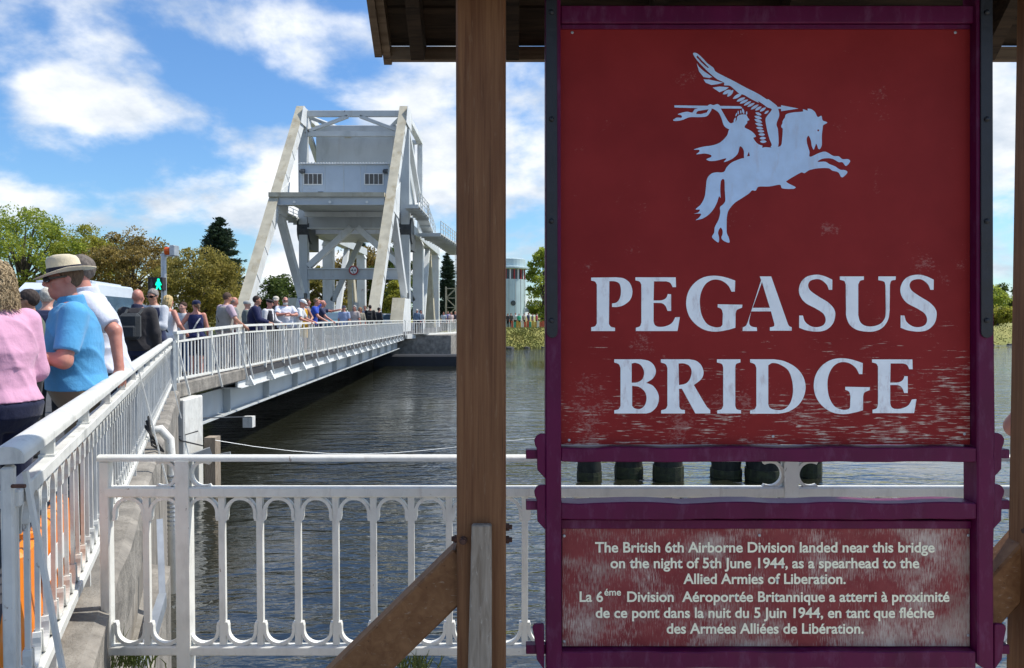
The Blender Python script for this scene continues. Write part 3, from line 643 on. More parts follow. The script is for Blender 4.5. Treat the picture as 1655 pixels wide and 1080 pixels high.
# piles standing in the water
for i, (xa, xb, lb) in enumerate(((935, 975, 'first mooring pile from the left, seen under the red board'), (997, 1043, 'second mooring pile from the left, seen under the red board'), (1060, 1110, 'third mooring pile from the left, seen under the red board'),
                                  (1155, 1205, 'fourth mooring pile from the left, beside the widest gap'), (1213, 1275, 'fifth and widest mooring pile, left of the railing scroll'), (1303, 1337, 'sixth mooring pile, behind the right railing scroll'))):
    Yp = 14.7 + (i % 2) * .25 ; a, b = at(xa, 780, Yp), at(xb, 780, Yp); r = (b.x - a.x) / 2; cx = (a.x + b.x) / 2
    mb = MB(); prof = []
    for z in np.linspace(-2.3, -1.02, 12): prof.append((r * random.uniform(.93, 1.04), z))
    mb.lathe(prof, 14, (cx, Yp + .3, 0)); t = thing('mooring_pile', 'dark tarred ' + lb, 'pile', 'piles standing in the canal')
    mb.build('shaft', M['pile_wood'], t, smooth=True)
    mb = MB(); mb.lathe([(r * 1.03, 0), (r * 1.05, .08), (r * 1.03, .16 + .06 * (i % 3))], 14, (cx, Yp + .3, WZ)); mb.build('weed_band', M['moss'], t)
# ------------------------------------------------------------------ timber shelter of the sign
SY = 2.30                                   # front plane of the sign frame
sh = thing('sign_shelter', 'brown timber post shelter with a small roof holding the red sign', 'shelter')
def sx(px, Y=SY): return at(px, 540, Y).x
def sz(py, Y=SY): return at(827, py, Y).z
PY0, PW = 2.255, .150
lx = at(777.5, 700, PY0).x; rx_ = at(1631, 700, PY0 + PW).x + PW / 2
for X in (lx, rx_):
    mb = MB(); mb.box(X - PW / 2, X + PW / 2, PY0, PY0 + PW, -.02, 2.78); mb.build('post', M['post_wood'], sh, bevel=.006)
def brace(x_top, z_top, x_bot, z_bot, y0, nm='brace'):
    mb = MB(); mb.beam((x_top, y0 + .05, z_top), (x_bot, y0 + .05, z_bot), .125, .10, up=(0, 1, 0)); return mb.build(nm, M['brace_wood'], sh, bevel=.005)
a = at(750, 925, PY0); b = at(545, 1130, PY0)
dxz = (b - a).normalized(); a2 = a - dxz * .02; b2 = a + dxz * (a.z / -dxz.z)
mb = MB(); mb.beam((a2.x, PY0 + .075, a2.z), (b2.x, PY0 + .075, b2.z + .02), .10, .137, up=(-dxz.z, 0, dxz.x)); mb.build('brace', M['brace_wood'], sh, bevel=.006)
a = at(1648, 920, 2.36); b = at(1500, 1090, 2.36); dxz = (b - a).normalized(); b2 = a + dxz * (a.z / -dxz.z)
mb = MB(); a = a - dxz * .16; mb.beam((a.x, 2.385, a.z), (b2.x, 2.385, b2.z + .02), .09, .128, up=(-dxz.z, 0, dxz.x)); mb.build('brace', M['brace_wood'], sh, bevel=.006)
# weathered plank bolted on the left post
p0, p1 = at(763, 845, PY0), at(795, 845, PY0); q0, q1 = at(757, 1080, PY0), at(795, 1080, PY0)
k = (p0.z + .02) / (p0.z - q0.z)
mb = MB(); vs = []
for y in (PY0 - .028, PY0 - .002):
    vs += [(p0.x, y, p0.z), (p1.x, y, p0.z), (p1.x + (q1.x - p1.x) * k, y, -.02), (p0.x + (q0.x - p0.x) * k, y, -.02)]
mb.add(vs, [(0, 1, 2, 3), (7, 6, 5, 4), (0, 4, 5, 1), (1, 5, 6, 2), (2, 6, 7, 3), (3, 7, 4, 0)]); mb.build('plank', M['grey_wood'], sh, bevel=.004)
def bolt(x, y, z, axis, par):
    mb = MB(); d = Vector(axis)
    mb.tube([Vector((x, y, z)), Vector((x, y, z)) + d * .011], .0125, 8); mb.tube([Vector((x, y, z)) + d * .011, Vector((x, y, z)) + d * .02], .008, 8)
    return mb.build('bolt', M['rust'], par)
p = at(749, 873, PY0); bolt(p.x, PY0, p.z, (0, -1, 0), sh)
for py in (861, 882):
    p = at(818, py, PY0); bolt(lx + PW / 2, PY0 + .06, p.z, (1, 0, 0), sh)
p = at(741, 879, PY0); bolt(lx - PW / 2, PY0 + .05, p.z, (-1, 0, 0), sh)
p = at(1633, 866, PY0); bolt(rx_ - PW / 2, PY0 + .05, p.z, (-1, 0, 0), sh)
# roof: ridge over the sign, two slopes, rafters and bargeboards
RX0, RX1 = at(617, 60, 2.85).x, rx_ + .38
ey, ez, ry, rz2 = 2.86, at(700, 66, 2.86).z, 2.33, 3.15           # back eave and ridge
slope = (rz2 - ez) / (ey - ry)
fy = ry - (ey - ry) * .9
roof = MB(); roof.box(RX0, RX0 + .001, 0, 0.001, 0, .001)
rb = bpy.data.objects.new('roof', None); bpy.data.objects.remove(rb)
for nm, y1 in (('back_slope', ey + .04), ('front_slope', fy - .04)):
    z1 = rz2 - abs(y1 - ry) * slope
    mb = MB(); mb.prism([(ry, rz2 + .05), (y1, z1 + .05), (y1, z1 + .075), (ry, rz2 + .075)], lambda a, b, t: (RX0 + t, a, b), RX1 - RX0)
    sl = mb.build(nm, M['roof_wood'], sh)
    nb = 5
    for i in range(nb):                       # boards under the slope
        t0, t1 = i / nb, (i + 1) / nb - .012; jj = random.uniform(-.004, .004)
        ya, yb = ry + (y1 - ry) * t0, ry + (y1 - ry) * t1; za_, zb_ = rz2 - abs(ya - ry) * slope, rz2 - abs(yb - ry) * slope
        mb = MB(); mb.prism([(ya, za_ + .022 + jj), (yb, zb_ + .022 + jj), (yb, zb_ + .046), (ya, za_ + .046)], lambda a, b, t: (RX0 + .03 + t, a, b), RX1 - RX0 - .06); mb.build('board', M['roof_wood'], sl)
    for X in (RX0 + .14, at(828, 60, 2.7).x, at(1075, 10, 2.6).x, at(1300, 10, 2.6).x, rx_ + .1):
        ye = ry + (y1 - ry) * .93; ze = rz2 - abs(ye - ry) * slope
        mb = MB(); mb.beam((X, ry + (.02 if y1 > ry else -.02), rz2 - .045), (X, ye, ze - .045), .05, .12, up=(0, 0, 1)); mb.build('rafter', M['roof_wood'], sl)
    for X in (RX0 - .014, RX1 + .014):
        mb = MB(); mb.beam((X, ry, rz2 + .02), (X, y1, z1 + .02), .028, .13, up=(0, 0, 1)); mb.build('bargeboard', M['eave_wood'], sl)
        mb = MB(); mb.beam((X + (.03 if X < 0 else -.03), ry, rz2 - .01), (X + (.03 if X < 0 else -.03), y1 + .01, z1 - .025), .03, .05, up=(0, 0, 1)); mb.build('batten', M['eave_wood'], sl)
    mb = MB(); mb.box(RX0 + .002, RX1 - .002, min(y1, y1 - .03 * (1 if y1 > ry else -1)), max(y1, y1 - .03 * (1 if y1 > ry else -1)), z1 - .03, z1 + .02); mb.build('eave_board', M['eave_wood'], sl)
mb = MB(); mb.box(RX0 + .02, RX1 - .02, PY0 + .01, PY0 + .14, 2.67, 2.79); mb.build('header_beam', M['post_wood'], sh)

# ------------------------------------------------------------------ hanging sign
sg = thing('information_sign', 'red sign with pale blue winged horse and lettering in a purple timber frame', 'sign')
PU = M['purple']
def ell(nm, poly, y0, y1, m, par, bevel=.004):
    """a front-plane outline in picture pixels, cut through the sign's thickness"""
    mb = MB(); pts = [at(px, py, SY) for px, py in poly]
    mb.prism([(p.x, p.z) for p in pts], lambda a, b, t: (a, y0 + t, b), y1 - y0); return mb.build(nm, m, par, bevel=bevel)
ell('stile', [(881, -40), (905, -40), (906, 700), (907, 1090), (882, 1090), (881, 720)], SY - .03, SY + .045, PU, sg)
ell('stile', [(1569, -40), (1591, -40), (1594, 300), (1597, 520), (1599, 700), (1597, 735), (1600, 760), (1598, 830), (1596, 900), (1597, 1078), (1590, 1079), (1571, 1068), (1570, 700)], SY - .03, SY + .045, PU, sg)
def wavy(x0, x1, y0, y1, amp, seed, lower=True):
    r = random.Random(seed); top, bot = [], []
    for i in range(25):
        x = x0 + (x1 - x0) * i / 24
        top.append((x, y0 + amp * (.5 + .5 * math.sin(i * 1.05 + r.random() * .8)) * r.uniform(.3, 1))); bot.append((x, y1 - amp * .5 * r.uniform(0, 1) * (1 if lower else 0)))
    return top + bot[::-1]
for nm, y0, y1, am, d0, d1 in (('top_rail', 12, 40, 0, -.015, .035), ('rail', 720, 745, 3.5, -.026, .04), ('rail', 808, 837, 3.5, -.026, .045), ('bottom_rail', 1047, 1076, 3, -.024, .04)):
    ell(nm, wavy(906, 1570, y0, y1, am, y0), SY + d0, SY + d1, PU, sg, .003)
ell('plaque_batten', [(907, 840), (1570, 842), (1570, 855), (907, 855)], SY + .0, SY + .03, PU, sg, .002)
ell('head_batten', [(907, 40.5), (1568, 40.5), (1568, 47), (907, 47)], SY - .003, SY + .03, PU, sg, .001)
def tenon(xe, sgn, yc, style):
    X = lambda d: xe + sgn * d
    ell('tenon', [(X(-1), yc - 6.5), (X(31), yc - 6.5), (X(31), yc + 8), (X(-1), yc + 8)], SY - .012, SY + .02, PU, sg, .002)
    if style: poly = [(X(2), yc + 30), (X(2), yc - 42), (X(6), yc - 44), (X(18), yc - 43), (X(21), yc - 37), (X(19), yc - 27), (X(16), yc - 10), (X(14), yc + 13)]
    else: poly = [(X(0), yc + 38), (X(0), yc - 34), (X(8), yc - 34), (X(14), yc - 31), (X(18), yc - 24), (X(17), yc - 17), (X(14), yc - 10), (X(13), yc + 24)]
    ell('wedge', poly, SY - .026, SY - .013, PU, sg, .002)
for yc in (733, 815): tenon(881, -1, yc, 0)
tenon(881, -1, 1047, 1)
for yc in (733, 815): tenon(1597, 1, yc - 1, 0)
tenon(1597, 1, 1047, 1)
# iron straps with round ends
for x0, x1, xl in ((881.5, 899, 881), (1573, 1592, 1573)):
    pts = [(x0, -40), (x1, -40), (x1 + 1, 536)] + [((x0 + x1) / 2 + math.cos(R(t)) * (x1 - x0) / 2 + 1, 537 + math.sin(R(t)) * 9) for t in (20, 50, 90, 130, 160)] + [(x0 + 1, 536)]
    st = ell('strap', pts, SY - .037, SY - .031, M['black_iron'], sg, .001)
    for py in (28, 198, 360, 518):
        p = at((x0 + x1) / 2, py, SY); mb = MB(); mb.lathe([(.008, 0), (.008, .003), (.005, .006), (.001, .007)], 10); o = mb.build('rivet', M['black_iron'], st); o.location = (p.x, SY - .037, p.z); o.rotation_euler = (R(90), 0, 0)
# boards
BY = SY + .004
rb = ell('red_board', [(905, 45), (1569, 45), (1569, 719), (905, 719)], BY, BY + .022, M['board'], sg, 0)
pq = ell('plaque', [(909, 855.5), (1569, 855.5), (1569, 1046), (909, 1046)], BY + .002, BY + .024, M['plaque'], sg, 0)
mb = MB(); a, b = at(905, 1046, SY), at(1571, 838, SY); mb.box(a.x - .01, b.x + .01, BY + .026, BY + .04, a.z - .02, b.z + .004); mb.build('backing', M['dark_steel'], pq)

# flat shapes traced as outlines
def smooth(poly, seg=5):
    n = len(poly); out = []
    P = [Vector((p[0], p[1])) for p in poly]; S = [len(p) > 2 for p in poly]
    for i in range(n):
        j = (i + 1) % n; a, b = P[i], P[j]
        if not (S[i] or S[j]): out.append(a); continue
        ta = (b - P[i - 1]) * .5 if S[i] else (b - a) * .9
        tb = (P[(j + 1) % n] - a) * .5 if S[j] else (b - a) * .9
        la = (b - a).length
        for v in (ta, tb):
            if v.length > la * 1.25: v.length and v.normalize(); 
        if ta.length <= 1.001: ta = ta * la if S[i] else ta
        if tb.length <= 1.001: tb = tb * la if S[j] else tb
        for k in range(seg):
            t = k / seg; t2, t3 = t * t, t * t * t
            out.append(a * (2 * t3 - 3 * t2 + 1) + ta * (t3 - 2 * t2 + t) + b * (-2 * t3 + 3 * t2) + tb * (t3 - t2))
    return out
def inside(pt, poly):
    x, y = pt; c = False; n = len(poly); j = n - 1
    for i in range(n):
        xi, yi = poly[i]; xj, yj = poly[j]
        if (yi > y) != (yj > y) and x < (xj - xi) * (y - yi) / (yj - yi) + xi: c = not c
        j = i
    return c
def flat_shape(nm, solids, holes, m, par, y):
    polys = solids + holes; vs, es = [], []
    for p in polys:
        o = len(vs); vs += [Vector((q[0], q[1])) for q in p]; es += [(o + i, o + (i + 1) % len(p)) for i in range(len(p))]
    v2, _, f2, *_r = delaunay_2d_cdt(vs, es, [], 0, 1e-4)
    fs = []
    for f in f2:
        c = sum((v2[i] for i in f), Vector((0, 0))) / len(f); c = (c.x, c.y)
        if any(inside(c, p) for p in solids) and not any(inside(c, p) for p in holes): fs.append(tuple(f))
    pts = [at(v.x, v.y, SY) for v in v2]
    mb = MB(); mb.v = [(p.x, y, p.z) for p in pts]; mb.f = fs; mb.m = [0] * len(fs)
    me = bpy.data.meshes.new(nm); me.from_pydata(mb.v, [], mb.f); me.materials.append(m)
    bm = bmesh.new(); bm.from_mesh(me)
    bmesh.ops.delete(bm, geom=[v for v in bm.verts if not v.link_faces], context='VERTS')
    for f in bm.faces:
        f.normal_update()
        if f.normal.y > 0: f.normal_flip()
    bm.to_mesh(me); bm.free(); return place(nm, me, par)
def c4(poly, dx=0, dy=0): return smooth([((p[0] + dx) / 4.153 + 940, (p[1] + dy) / 4.153 + 430, *p[2:]) for p in poly])
def c5(poly, dx=0, dy=0): return smooth([((p[0] + dx) / 4.155 + 1220, (p[1] + dy) / 4.155 + 430, *p[2:]) for p in poly])
tup = lambda P: [(p.x, p.y) for p in P]
gP = [(65, 78), (235, 76), (285, 84, 1), (325, 115, 1), (342, 170, 1), (328, 225, 1), (285, 262, 1), (240, 275, 1), (205, 275), (205, 252), (235, 245, 1), (258, 215, 1), (265, 165, 1), (255, 120, 1), (225, 103, 1), (187, 102), (184, 390), (198, 408, 1), (225, 415), (225, 437), (65, 437), (65, 412), (90, 405, 1), (103, 385), (103, 125), (90, 105, 1), (65, 98)]
gE = [(362, 76), (633, 76), (635, 142), (612, 142), (597, 114, 1), (570, 103), (487, 103), (484, 232), (540, 230, 1), (568, 215, 1), (580, 188), (602, 190), (602, 302), (578, 302), (565, 270, 1), (540, 250, 1), (484, 248), (484, 370), (492, 395, 1), (515, 408, 1), (560, 406, 1), (605, 385, 1), (630, 345), (661, 343), (645, 437), (365, 437), (365, 415), (392, 405, 1), (402, 380), (402, 125), (390, 105, 1), (362, 96)]
gG = [(1033, 98), (1030, 172), (1008, 172), (985, 130, 1), (940, 98, 1), (885, 92, 1), (835, 120, 1), (803, 180, 1), (795, 250, 1), (808, 330, 1), (845, 390, 1), (900, 412, 1), (935, 408, 1), (947, 395), (950, 320), (940, 290, 1), (915, 277), (915, 257), (1081, 260), (1079, 280), (1045, 295, 1), (1035, 320), (1034, 415), (980, 430, 1), (905, 441, 1), (830, 430, 1), (765, 390, 1), (720, 330, 1), (703, 255, 1), (715, 180, 1), (755, 118, 1), (815, 78, 1), (885, 65, 1), (960, 74, 1)]
_k = lambda x: (x / 4.153 + 940 - 1220) * 4.155
gA = [(35, 70), (112, 70), (225, 392), (235, 405, 1), (250, 412), (250, 435), (103, 435), (103, 412), (130, 405, 1), (133, 388), (110, 305), (_k(1140), 305), (_k(1126), 370), (_k(1130), 395, 1), (_k(1148), 408, 1), (_k(1178), 413), (_k(1180), 437), (_k(1082), 437), (_k(1084), 412), (_k(1104), 402, 1), (_k(1116), 380), (_k(1207), 95)]
gAh = [(103, 281), (_k(1150), 281), (50, 108)]
gS = [(523, 92), (522, 160), (500, 160), (485, 125, 1), (450, 95, 1), (415, 88, 1), (375, 100, 1), (360, 130, 1), (375, 165, 1), (430, 205, 1), (495, 245, 1), (535, 290, 1), (542, 335, 1), (525, 390, 1), (480, 430, 1), (420, 441, 1), (350, 433, 1), (300, 415), (300, 333), (325, 333), (340, 375, 1), (380, 405, 1), (425, 411, 1), (465, 395, 1), (478, 360, 1), (462, 320, 1), (410, 285, 1), (345, 250, 1), (308, 205, 1), (298, 155, 1), (315, 105, 1), (355, 70, 1), (420, 58, 1), (475, 70, 1)]
gU = [(573, 70), (735, 70), (735, 93), (710, 100, 1), (697, 125), (697, 330), (710, 375, 1), (745, 402, 1), (800, 405, 1), (850, 385, 1), (878, 345, 1), (882, 290), (880, 130), (870, 105, 1), (832, 95), (832, 70), (950, 70), (948, 93), (920, 100, 1), (910, 125), (908, 300), (898, 360, 1), (865, 410, 1), (820, 435, 1), (765, 442, 1), (690, 430, 1), (640, 395, 1), (617, 340, 1), (615, 290), (613, 125), (603, 102, 1), (573, 92)]
gB = [(220, 627), (400, 627), (450, 637, 1), (485, 665, 1), (500, 710, 1), (480, 755, 1), (435, 785), (480, 805, 1), (512, 850, 1), (520, 895, 1), (505, 945, 1), (470, 980, 1), (435, 991), (220, 991), (220, 970), (248, 962, 1), (262, 940), (262, 685), (250, 660, 1), (220, 648)]
gBh = [(337, 655), (365, 651, 1), (400, 668, 1), (420, 710, 1), (412, 755, 1), (380, 780, 1), (337, 785)], [(340, 805), (385, 812, 1), (425, 845, 1), (437, 890, 1), (425, 935, 1), (395, 960, 1), (358, 957, 1), (340, 940)]
gR = [(533, 627), (725, 627), (770, 637, 1), (805, 668, 1), (820, 715, 1), (805, 760, 1), (755, 800), (840, 943, 1), (865, 968), (865, 991), (765, 991), (675, 825), (655, 825), (657, 945), (668, 963, 1), (695, 968), (695, 991), (535, 991), (535, 970), (565, 960, 1), (577, 940), (577, 685), (565, 660, 1), (533, 648)]
gRh = [(652, 655), (690, 655, 1), (725, 672, 1), (740, 710, 1), (728, 760, 1), (700, 790, 1), (655, 800)]
gI = [(910, 627), (1068, 627), (1068, 648), (1040, 658, 1), (1033, 680), (1033, 940), (1043, 962, 1), (1072, 970), (1072, 991), (912, 991), (912, 970), (940, 962, 1), (952, 940), (952, 680), (942, 658, 1), (910, 648)]
gD = [(-30, 627), (130, 627), (200, 640, 1), (275, 680, 1), (325, 740, 1), (343, 810, 1), (330, 880, 1), (290, 940, 1), (225, 980, 1), (160, 993), (-30, 993), (-30, 972), (0, 962, 1), (12, 940), (12, 685), (0, 660, 1), (-30, 648)]
gDh = [(92, 668), (120, 652, 1), (165, 660, 1), (225, 700, 1), (252, 770, 1), (258, 850, 1), (240, 920, 1), (200, 962, 1), (150, 968, 1), (105, 955, 1), (92, 930)]
LY = BY - .0012
for S, H in (([c4(gP)], []), ([c4(gE)], []), ([c4(gG)], []), ([c5(gA)], [c5(gAh)]), ([c5(gS)], []), ([c5(gU)], []), ([c5(gS, 682)], []),
             ([c4(gB)], [c4(gBh[0]), c4(gBh[1])]), ([c4(gR)], [c4(gRh)]), ([c4(gI)], []), ([c5(gD)], [c5(gDh)]), ([c5(gG, -305, 555)], []), ([c5(gE, 428, 552)], [])):
    flat_shape('letter', [tup(s_) for s_ in S], [tup(h) for h in H], M['letter_blue'], rb, LY)
# emblem
e1 = lambda P: [(p[0] / 6 + 1080, p[1] / 6 + 75) for p in P]
e2 = lambda P: [(p[0] / 6.752 + 1220, p[1] / 6.752 + 160) for p in P]
e3 = lambda P: [(p[0] / 5.142 + 1110, p[1] / 5.142 + 190) for p in P]
sm = lambda P: tup(smooth([(p[0], p[1], 1) for p in P], 4))
def lens(x0, y0, x1, y1, w_):
    a, b = Vector((x0, y0)), Vector((x1, y1)); d = b - a; nn_ = Vector((-d.y, d.x)).normalized() * w_ / 2
    return e1([tuple(a + d * t + nn_ * math.sin(math.pi * t) ** .7) for t in np.linspace(0, 1, 8)] + [tuple(a + d * t - nn_ * math.sin(math.pi * t) ** .7) for t in np.linspace(1, 0, 8)[1:-1]])
wingp = e1([(242, 68), (275, 62), (330, 105), (380, 160), (440, 205), (460, 240), (540, 285), (640, 335), (750, 395), (870, 455), (960, 512)]) + e2([(150, 0), (205, 40), (245, 75), (262, 120), (270, 180), (240, 270), (255, 330), (258, 515), (180, 525), (187, 495), (165, 440), (140, 350), (120, 240), (125, 200), (180, 130), (185, 105), (140, 90), (100, 60), (40, 22)]) + e1([(880, 545), (800, 505), (740, 470), (690, 455), (650, 420), (600, 380), (545, 375), (545, 350), (480, 318), (430, 280), (380, 235), (330, 185), (280, 130)])
horse = e3([(455, 340), (380, 370), (335, 410), (308, 452), (240, 455), (200, 470), (170, 510), (160, 590), (150, 660), (120, 720), (75, 762), (110, 765), (95, 790), (60, 798), (120, 800), (100, 835), (75, 852), (130, 840), (180, 810), (225, 760), (255, 700), (270, 655), (283, 668), (280, 600), (285, 530), (300, 510), (315, 520), (318, 600), (322, 690), (305, 720), (278, 745), (280, 790), (265, 850), (235, 910), (230, 955), (212, 990), (230, 1015), (265, 1038), (270, 1000), (262, 960), (270, 930), (285, 915), (298, 935), (300, 965), (290, 1000), (310, 1025), (355, 1040), (352, 1000), (335, 960), (333, 900), (335, 830), (350, 770), (400, 710), (460, 670), (520, 630), (545, 605), (575, 607), (597, 575), (690, 572), (778, 558), (795, 588), (890, 592), (908, 580), (890, 568), (845, 545), (830, 528), (955, 455)]) + e2([(545, 808), (600, 775), (700, 755), (810, 755), (850, 780), (915, 800), (945, 850), (970, 850), (1015, 800), (985, 775), (935, 770), (880, 735), (820, 710), (770, 683), (690, 685), (730, 655), (800, 645), (860, 655), (920, 688), (960, 690), (1000, 730), (1045, 680), (1020, 655), (960, 655), (920, 625), (860, 620), (800, 585), (760, 573), (700, 590), (605, 630), (600, 570), (575, 490), (570, 430), (590, 400), (615, 450), (625, 510), (645, 552), (660, 520), (672, 488), (685, 510), (695, 540), (715, 545), (735, 500), (735, 400), (745, 310), (750, 285), (795, 255), (745, 232), (730, 182), (690, 195), (660, 140), (620, 110), (580, 105), (580, 125), (530, 110), (530, 135), (420, 145), (345, 165), (330, 205), (320, 215), (305, 245), (305, 260), (290, 300), (308, 325), (297, 480), (287, 507), (262, 520), (180, 528), (80, 530)]) + e3([(500, 330)])
rider = e3([(355, 95), (335, 150), (280, 205), (215, 230), (130, 243), (60, 265), (105, 268), (104, 285), (82, 305), (150, 298), (205, 312), (203, 328), (165, 345), (190, 360), (250, 357), (330, 338), (310, 370), (375, 345), (425, 300), (445, 238), (475, 270), (478, 330), (490, 345), (640, 330), (640, 243), (600, 222), (575, 200), (556, 168), (578, 155), (540, 112), (480, 82), (400, 40)])
head = e1([(640, 745), (665, 715), (672, 682), (700, 662), (755, 660), (775, 690), (790, 712), (770, 722), (768, 742), (745, 770), (742, 795), (640, 820)])
arm = e1([(385, 575), (410, 560), (440, 568), (480, 558), (510, 580), (512, 600), (545, 660), (580, 720), (610, 745), (650, 735), (660, 810), (595, 802), (545, 770), (520, 700), (490, 640), (440, 605), (400, 600)])
spear = e1([(62, 570), (700, 578), (720, 590), (715, 602), (330, 600), (62, 590)]); tip = e2([(235, 85), (290, 85), (290, 66), (480, 103), (290, 132), (290, 106), (240, 106)])
ribbon = e1([(48, 715), (85, 690), (130, 690), (130, 668), (95, 655), (180, 632), (235, 640), (260, 608), (330, 594), (420, 598), (400, 650), (370, 678), (300, 685), (210, 685), (140, 712), (80, 722)])
feath = [e1([(278, 160), (300, 195), (350, 240), (430, 295), (400, 305), (345, 295), (300, 240)]), e1([(345, 318), (400, 320), (470, 335), (535, 350), (480, 365), (420, 372), (365, 350)]), e1([(432, 398), (500, 387), (590, 395), (560, 420), (500, 443)])]
feath += [lens(*q) for q in ((530, 462, 610, 420, 34), (575, 487, 634, 420, 34), (628, 507, 718, 455, 32), (665, 532, 750, 495, 28), (695, 552, 778, 515, 26), (735, 572, 808, 530, 24), (768, 585, 842, 547, 24), (802, 610, 880, 563, 26), (845, 619, 908, 582, 26), (890, 630, 950, 592, 26),
                                (848, 640, 908, 665, 26), (838, 675, 912, 700, 28), (838, 705, 915, 737, 30), (845, 745, 922, 767, 28), (855, 785, 925, 797, 26), (870, 820, 935, 823, 26), (878, 852, 942, 854, 26), (888, 890, 952, 888, 28), (892, 922, 958, 922, 26), (935, 652, 978, 622, 22),
                                (655, 678, 672, 640, 12), (684, 660, 680, 620, 12), (708, 652, 705, 616, 12), (737, 655, 722, 598, 20), (762, 664, 764, 626, 14), (640, 742, 655, 688, 18))]
holes = [e1([(283, 85), (330, 135), (400, 205), (385, 207), (320, 150), (275, 100)]), e1([(275, 640), (290, 625), (395, 608), (375, 640), (320, 655), (275, 655)]), e2([(685, 350), (690, 330), (708, 335), (700, 352)]), e3([(518, 283), (527, 318), (503, 322)]), e3([(628, 239), (705, 224), (708, 234), (630, 250)]), e3([(445, 240), (470, 268), (478, 300), (470, 330), (440, 345), (410, 340), (438, 290)])]
em = flat_shape('emblem', [sm(wingp), sm(horse), sm(rider), sm(head), sm(arm), spear, tip, sm(ribbon)] + feath, holes, M['sky_blue'], rb, LY)
tag(em, 'pale blue winged horse with a spear bearing rider')
# small lettering
def text_line(s_, x0, x1, base, size_px, par, y, m, weight=.022):
    cu = bpy.data.curves.new('text', 'FONT'); cu.body = s_; cu.size = 1; cu.offset = weight; cu.fill_mode = 'FRONT'
    ob = bpy.data.objects.new('text', cu); C.objects.link(ob)
    me = bpy.data.meshes.new_from_object(ob.evaluated_get(bpy.context.evaluated_depsgraph_get()))
    bpy.data.objects.remove(ob); bpy.data.curves.remove(cu)
    xs = [v.co.x for v in me.vertices]; mn, mxx = min(xs), max(xs)
    for v in me.vertices:
        px = x0 + (v.co.x - mn) / (mxx - mn) * (x1 - x0); py = base - v.co.y * size_px
        p = at(px, py, SY); v.co = (p.x, y, p.z)
    me.materials.clear(); me.materials.append(m); me.update()
    return place('lettering', me, par)
TY = BY + .0008
for s_, x0, x1, ba in (('The British 6th Airborne Division landed near this bridge', 962, 1512, 893.5), ('on the night of 5th June 1944, as a spearhead to the', 987, 1487, 919), ('Allied Armies of Liberation.', 1105, 1368, 944.5),
                       ('La 6', 937, 975, 973.5), ('Division  Aéroportée Britannique a atterri à proximité', 1014, 1536, 973.5), ('de ce pont dans la nuit du 5 Juin 1944, en tant que fléche', 963, 1511, 999.5), ('des Armées Alliées de Libération.', 1078, 1397, 1025)):
    text_line(s_, x0, x1, ba, 23.5, pq, TY, M['cream_paint'])
text_line('éme', 977, 1004, 963.5, 16, pq, TY, M['cream_paint'], .018)
# screws
for px, py in ((912, 867), (1228, 866), (1566, 866), (1566, 1028), (912, 1038), (1250, 706), (1560, 702), (920, 712), (1545, 52), (925, 52)):
    p = at(px, py, SY); mb = MB(); mb.lathe([(.0045, 0), (.0045, .001), (.002, .0018)], 8); o = mb.build('screw', M['galv'], sg); o.location = (p.x, BY - .0002, p.z); o.rotation_euler = (R(90), 0, 0)
# ------------------------------------------------------------------ trees
def leaf_mat(name, a, bcol, trans=.35):
    m, nt, b = new_mat(name)
    g = N(nt, 'ShaderNodeNewGeometry'); n = noise(nt, pos(nt), .55, 4, .6)
    ad_ = N(nt, 'ShaderNodeMath', operation='MULTIPLY_ADD'); L(nt, g, 'Random Per Island', ad_, 0); ad_.inputs[1].default_value = .55; L(nt, n, 0, ad_, 2)
    c = mixc(nt, rng_(nt, ad_, .45, 1.05), a, bcol)
    nt.links.new(outc(c), b.inputs['Base Color']); b.inputs['Roughness'].default_value = .55; b.inputs['Specular IOR Level'].default_value = .3
    tr = N(nt, 'ShaderNodeBsdfTranslucent'); nt.links.new(outc(c), tr.inputs[0])
    ms = N(nt, 'ShaderNodeMixShader'); ms.inputs[0].default_value = trans
    L(nt, b, 0, ms, 1); L(nt, tr, 0, ms, 2); nt.links.new(ms.outputs[0], nt.nodes['Material Output'].inputs[0]); return m
M['bark'] = mat('bark', (.085, .065, .05), .9, .3, 3, bumpd=.03, bscale=9)
LEAF = {'green': leaf_mat('fresh_green_leaves', (.14, .22, .028), (.44, .48, .08), .55), 'lime': leaf_mat('yellow_green_leaves', (.17, .20, .022), (.46, .43, .08), .55),
        'copper': leaf_mat('copper_leaves', (.12, .10, .03), (.42, .31, .10), .5), 'olive': leaf_mat('olive_copper_leaves', (.12, .12, .026), (.42, .35, .09), .5),
        'dark': leaf_mat('dark_green_leaves', (.045, .075, .02), (.14, .19, .045), .4), 'needle': leaf_mat('dark_needles', (.022, .042, .026), (.055, .09, .05), .2)}
def quads(centers, normals_t, size, asp=.55):
    """leaf shaped rhombs at the centers with random directions"""
    n = len(centers); u = rng.normal(size=(n, 3)); u /= np.linalg.norm(u, axis=1)[:, None]
    if normals_t is not None: u = u * .55 + normals_t; u /= np.linalg.norm(u, axis=1)[:, None]
    t = rng.normal(size=(n, 3)); v = np.cross(u, t); v /= np.linalg.norm(v, axis=1)[:, None]
    s_ = (size * rng.uniform(.6, 1.35, n))[:, None]
    P = np.stack([centers - u * s_, centers + v * s_ * asp, centers + u * s_, centers - v * s_ * asp], 1).reshape(-1, 3)
    return P
def quad_mesh(name, P, m):
    n = len(P) // 4; me = bpy.data.meshes.new(name); me.vertices.add(n * 4); me.vertices.foreach_set('co', P.astype(np.float32).ravel())
    me.loops.add(n * 4); me.loops.foreach_set('vertex_index', np.arange(n * 4, dtype=np.int32)); me.polygons.add(n)
    me.polygons.foreach_set('loop_start', np.arange(0, n * 4, 4, dtype=np.int32)); me.update(calc_edges=True); me.materials.append(m); return me
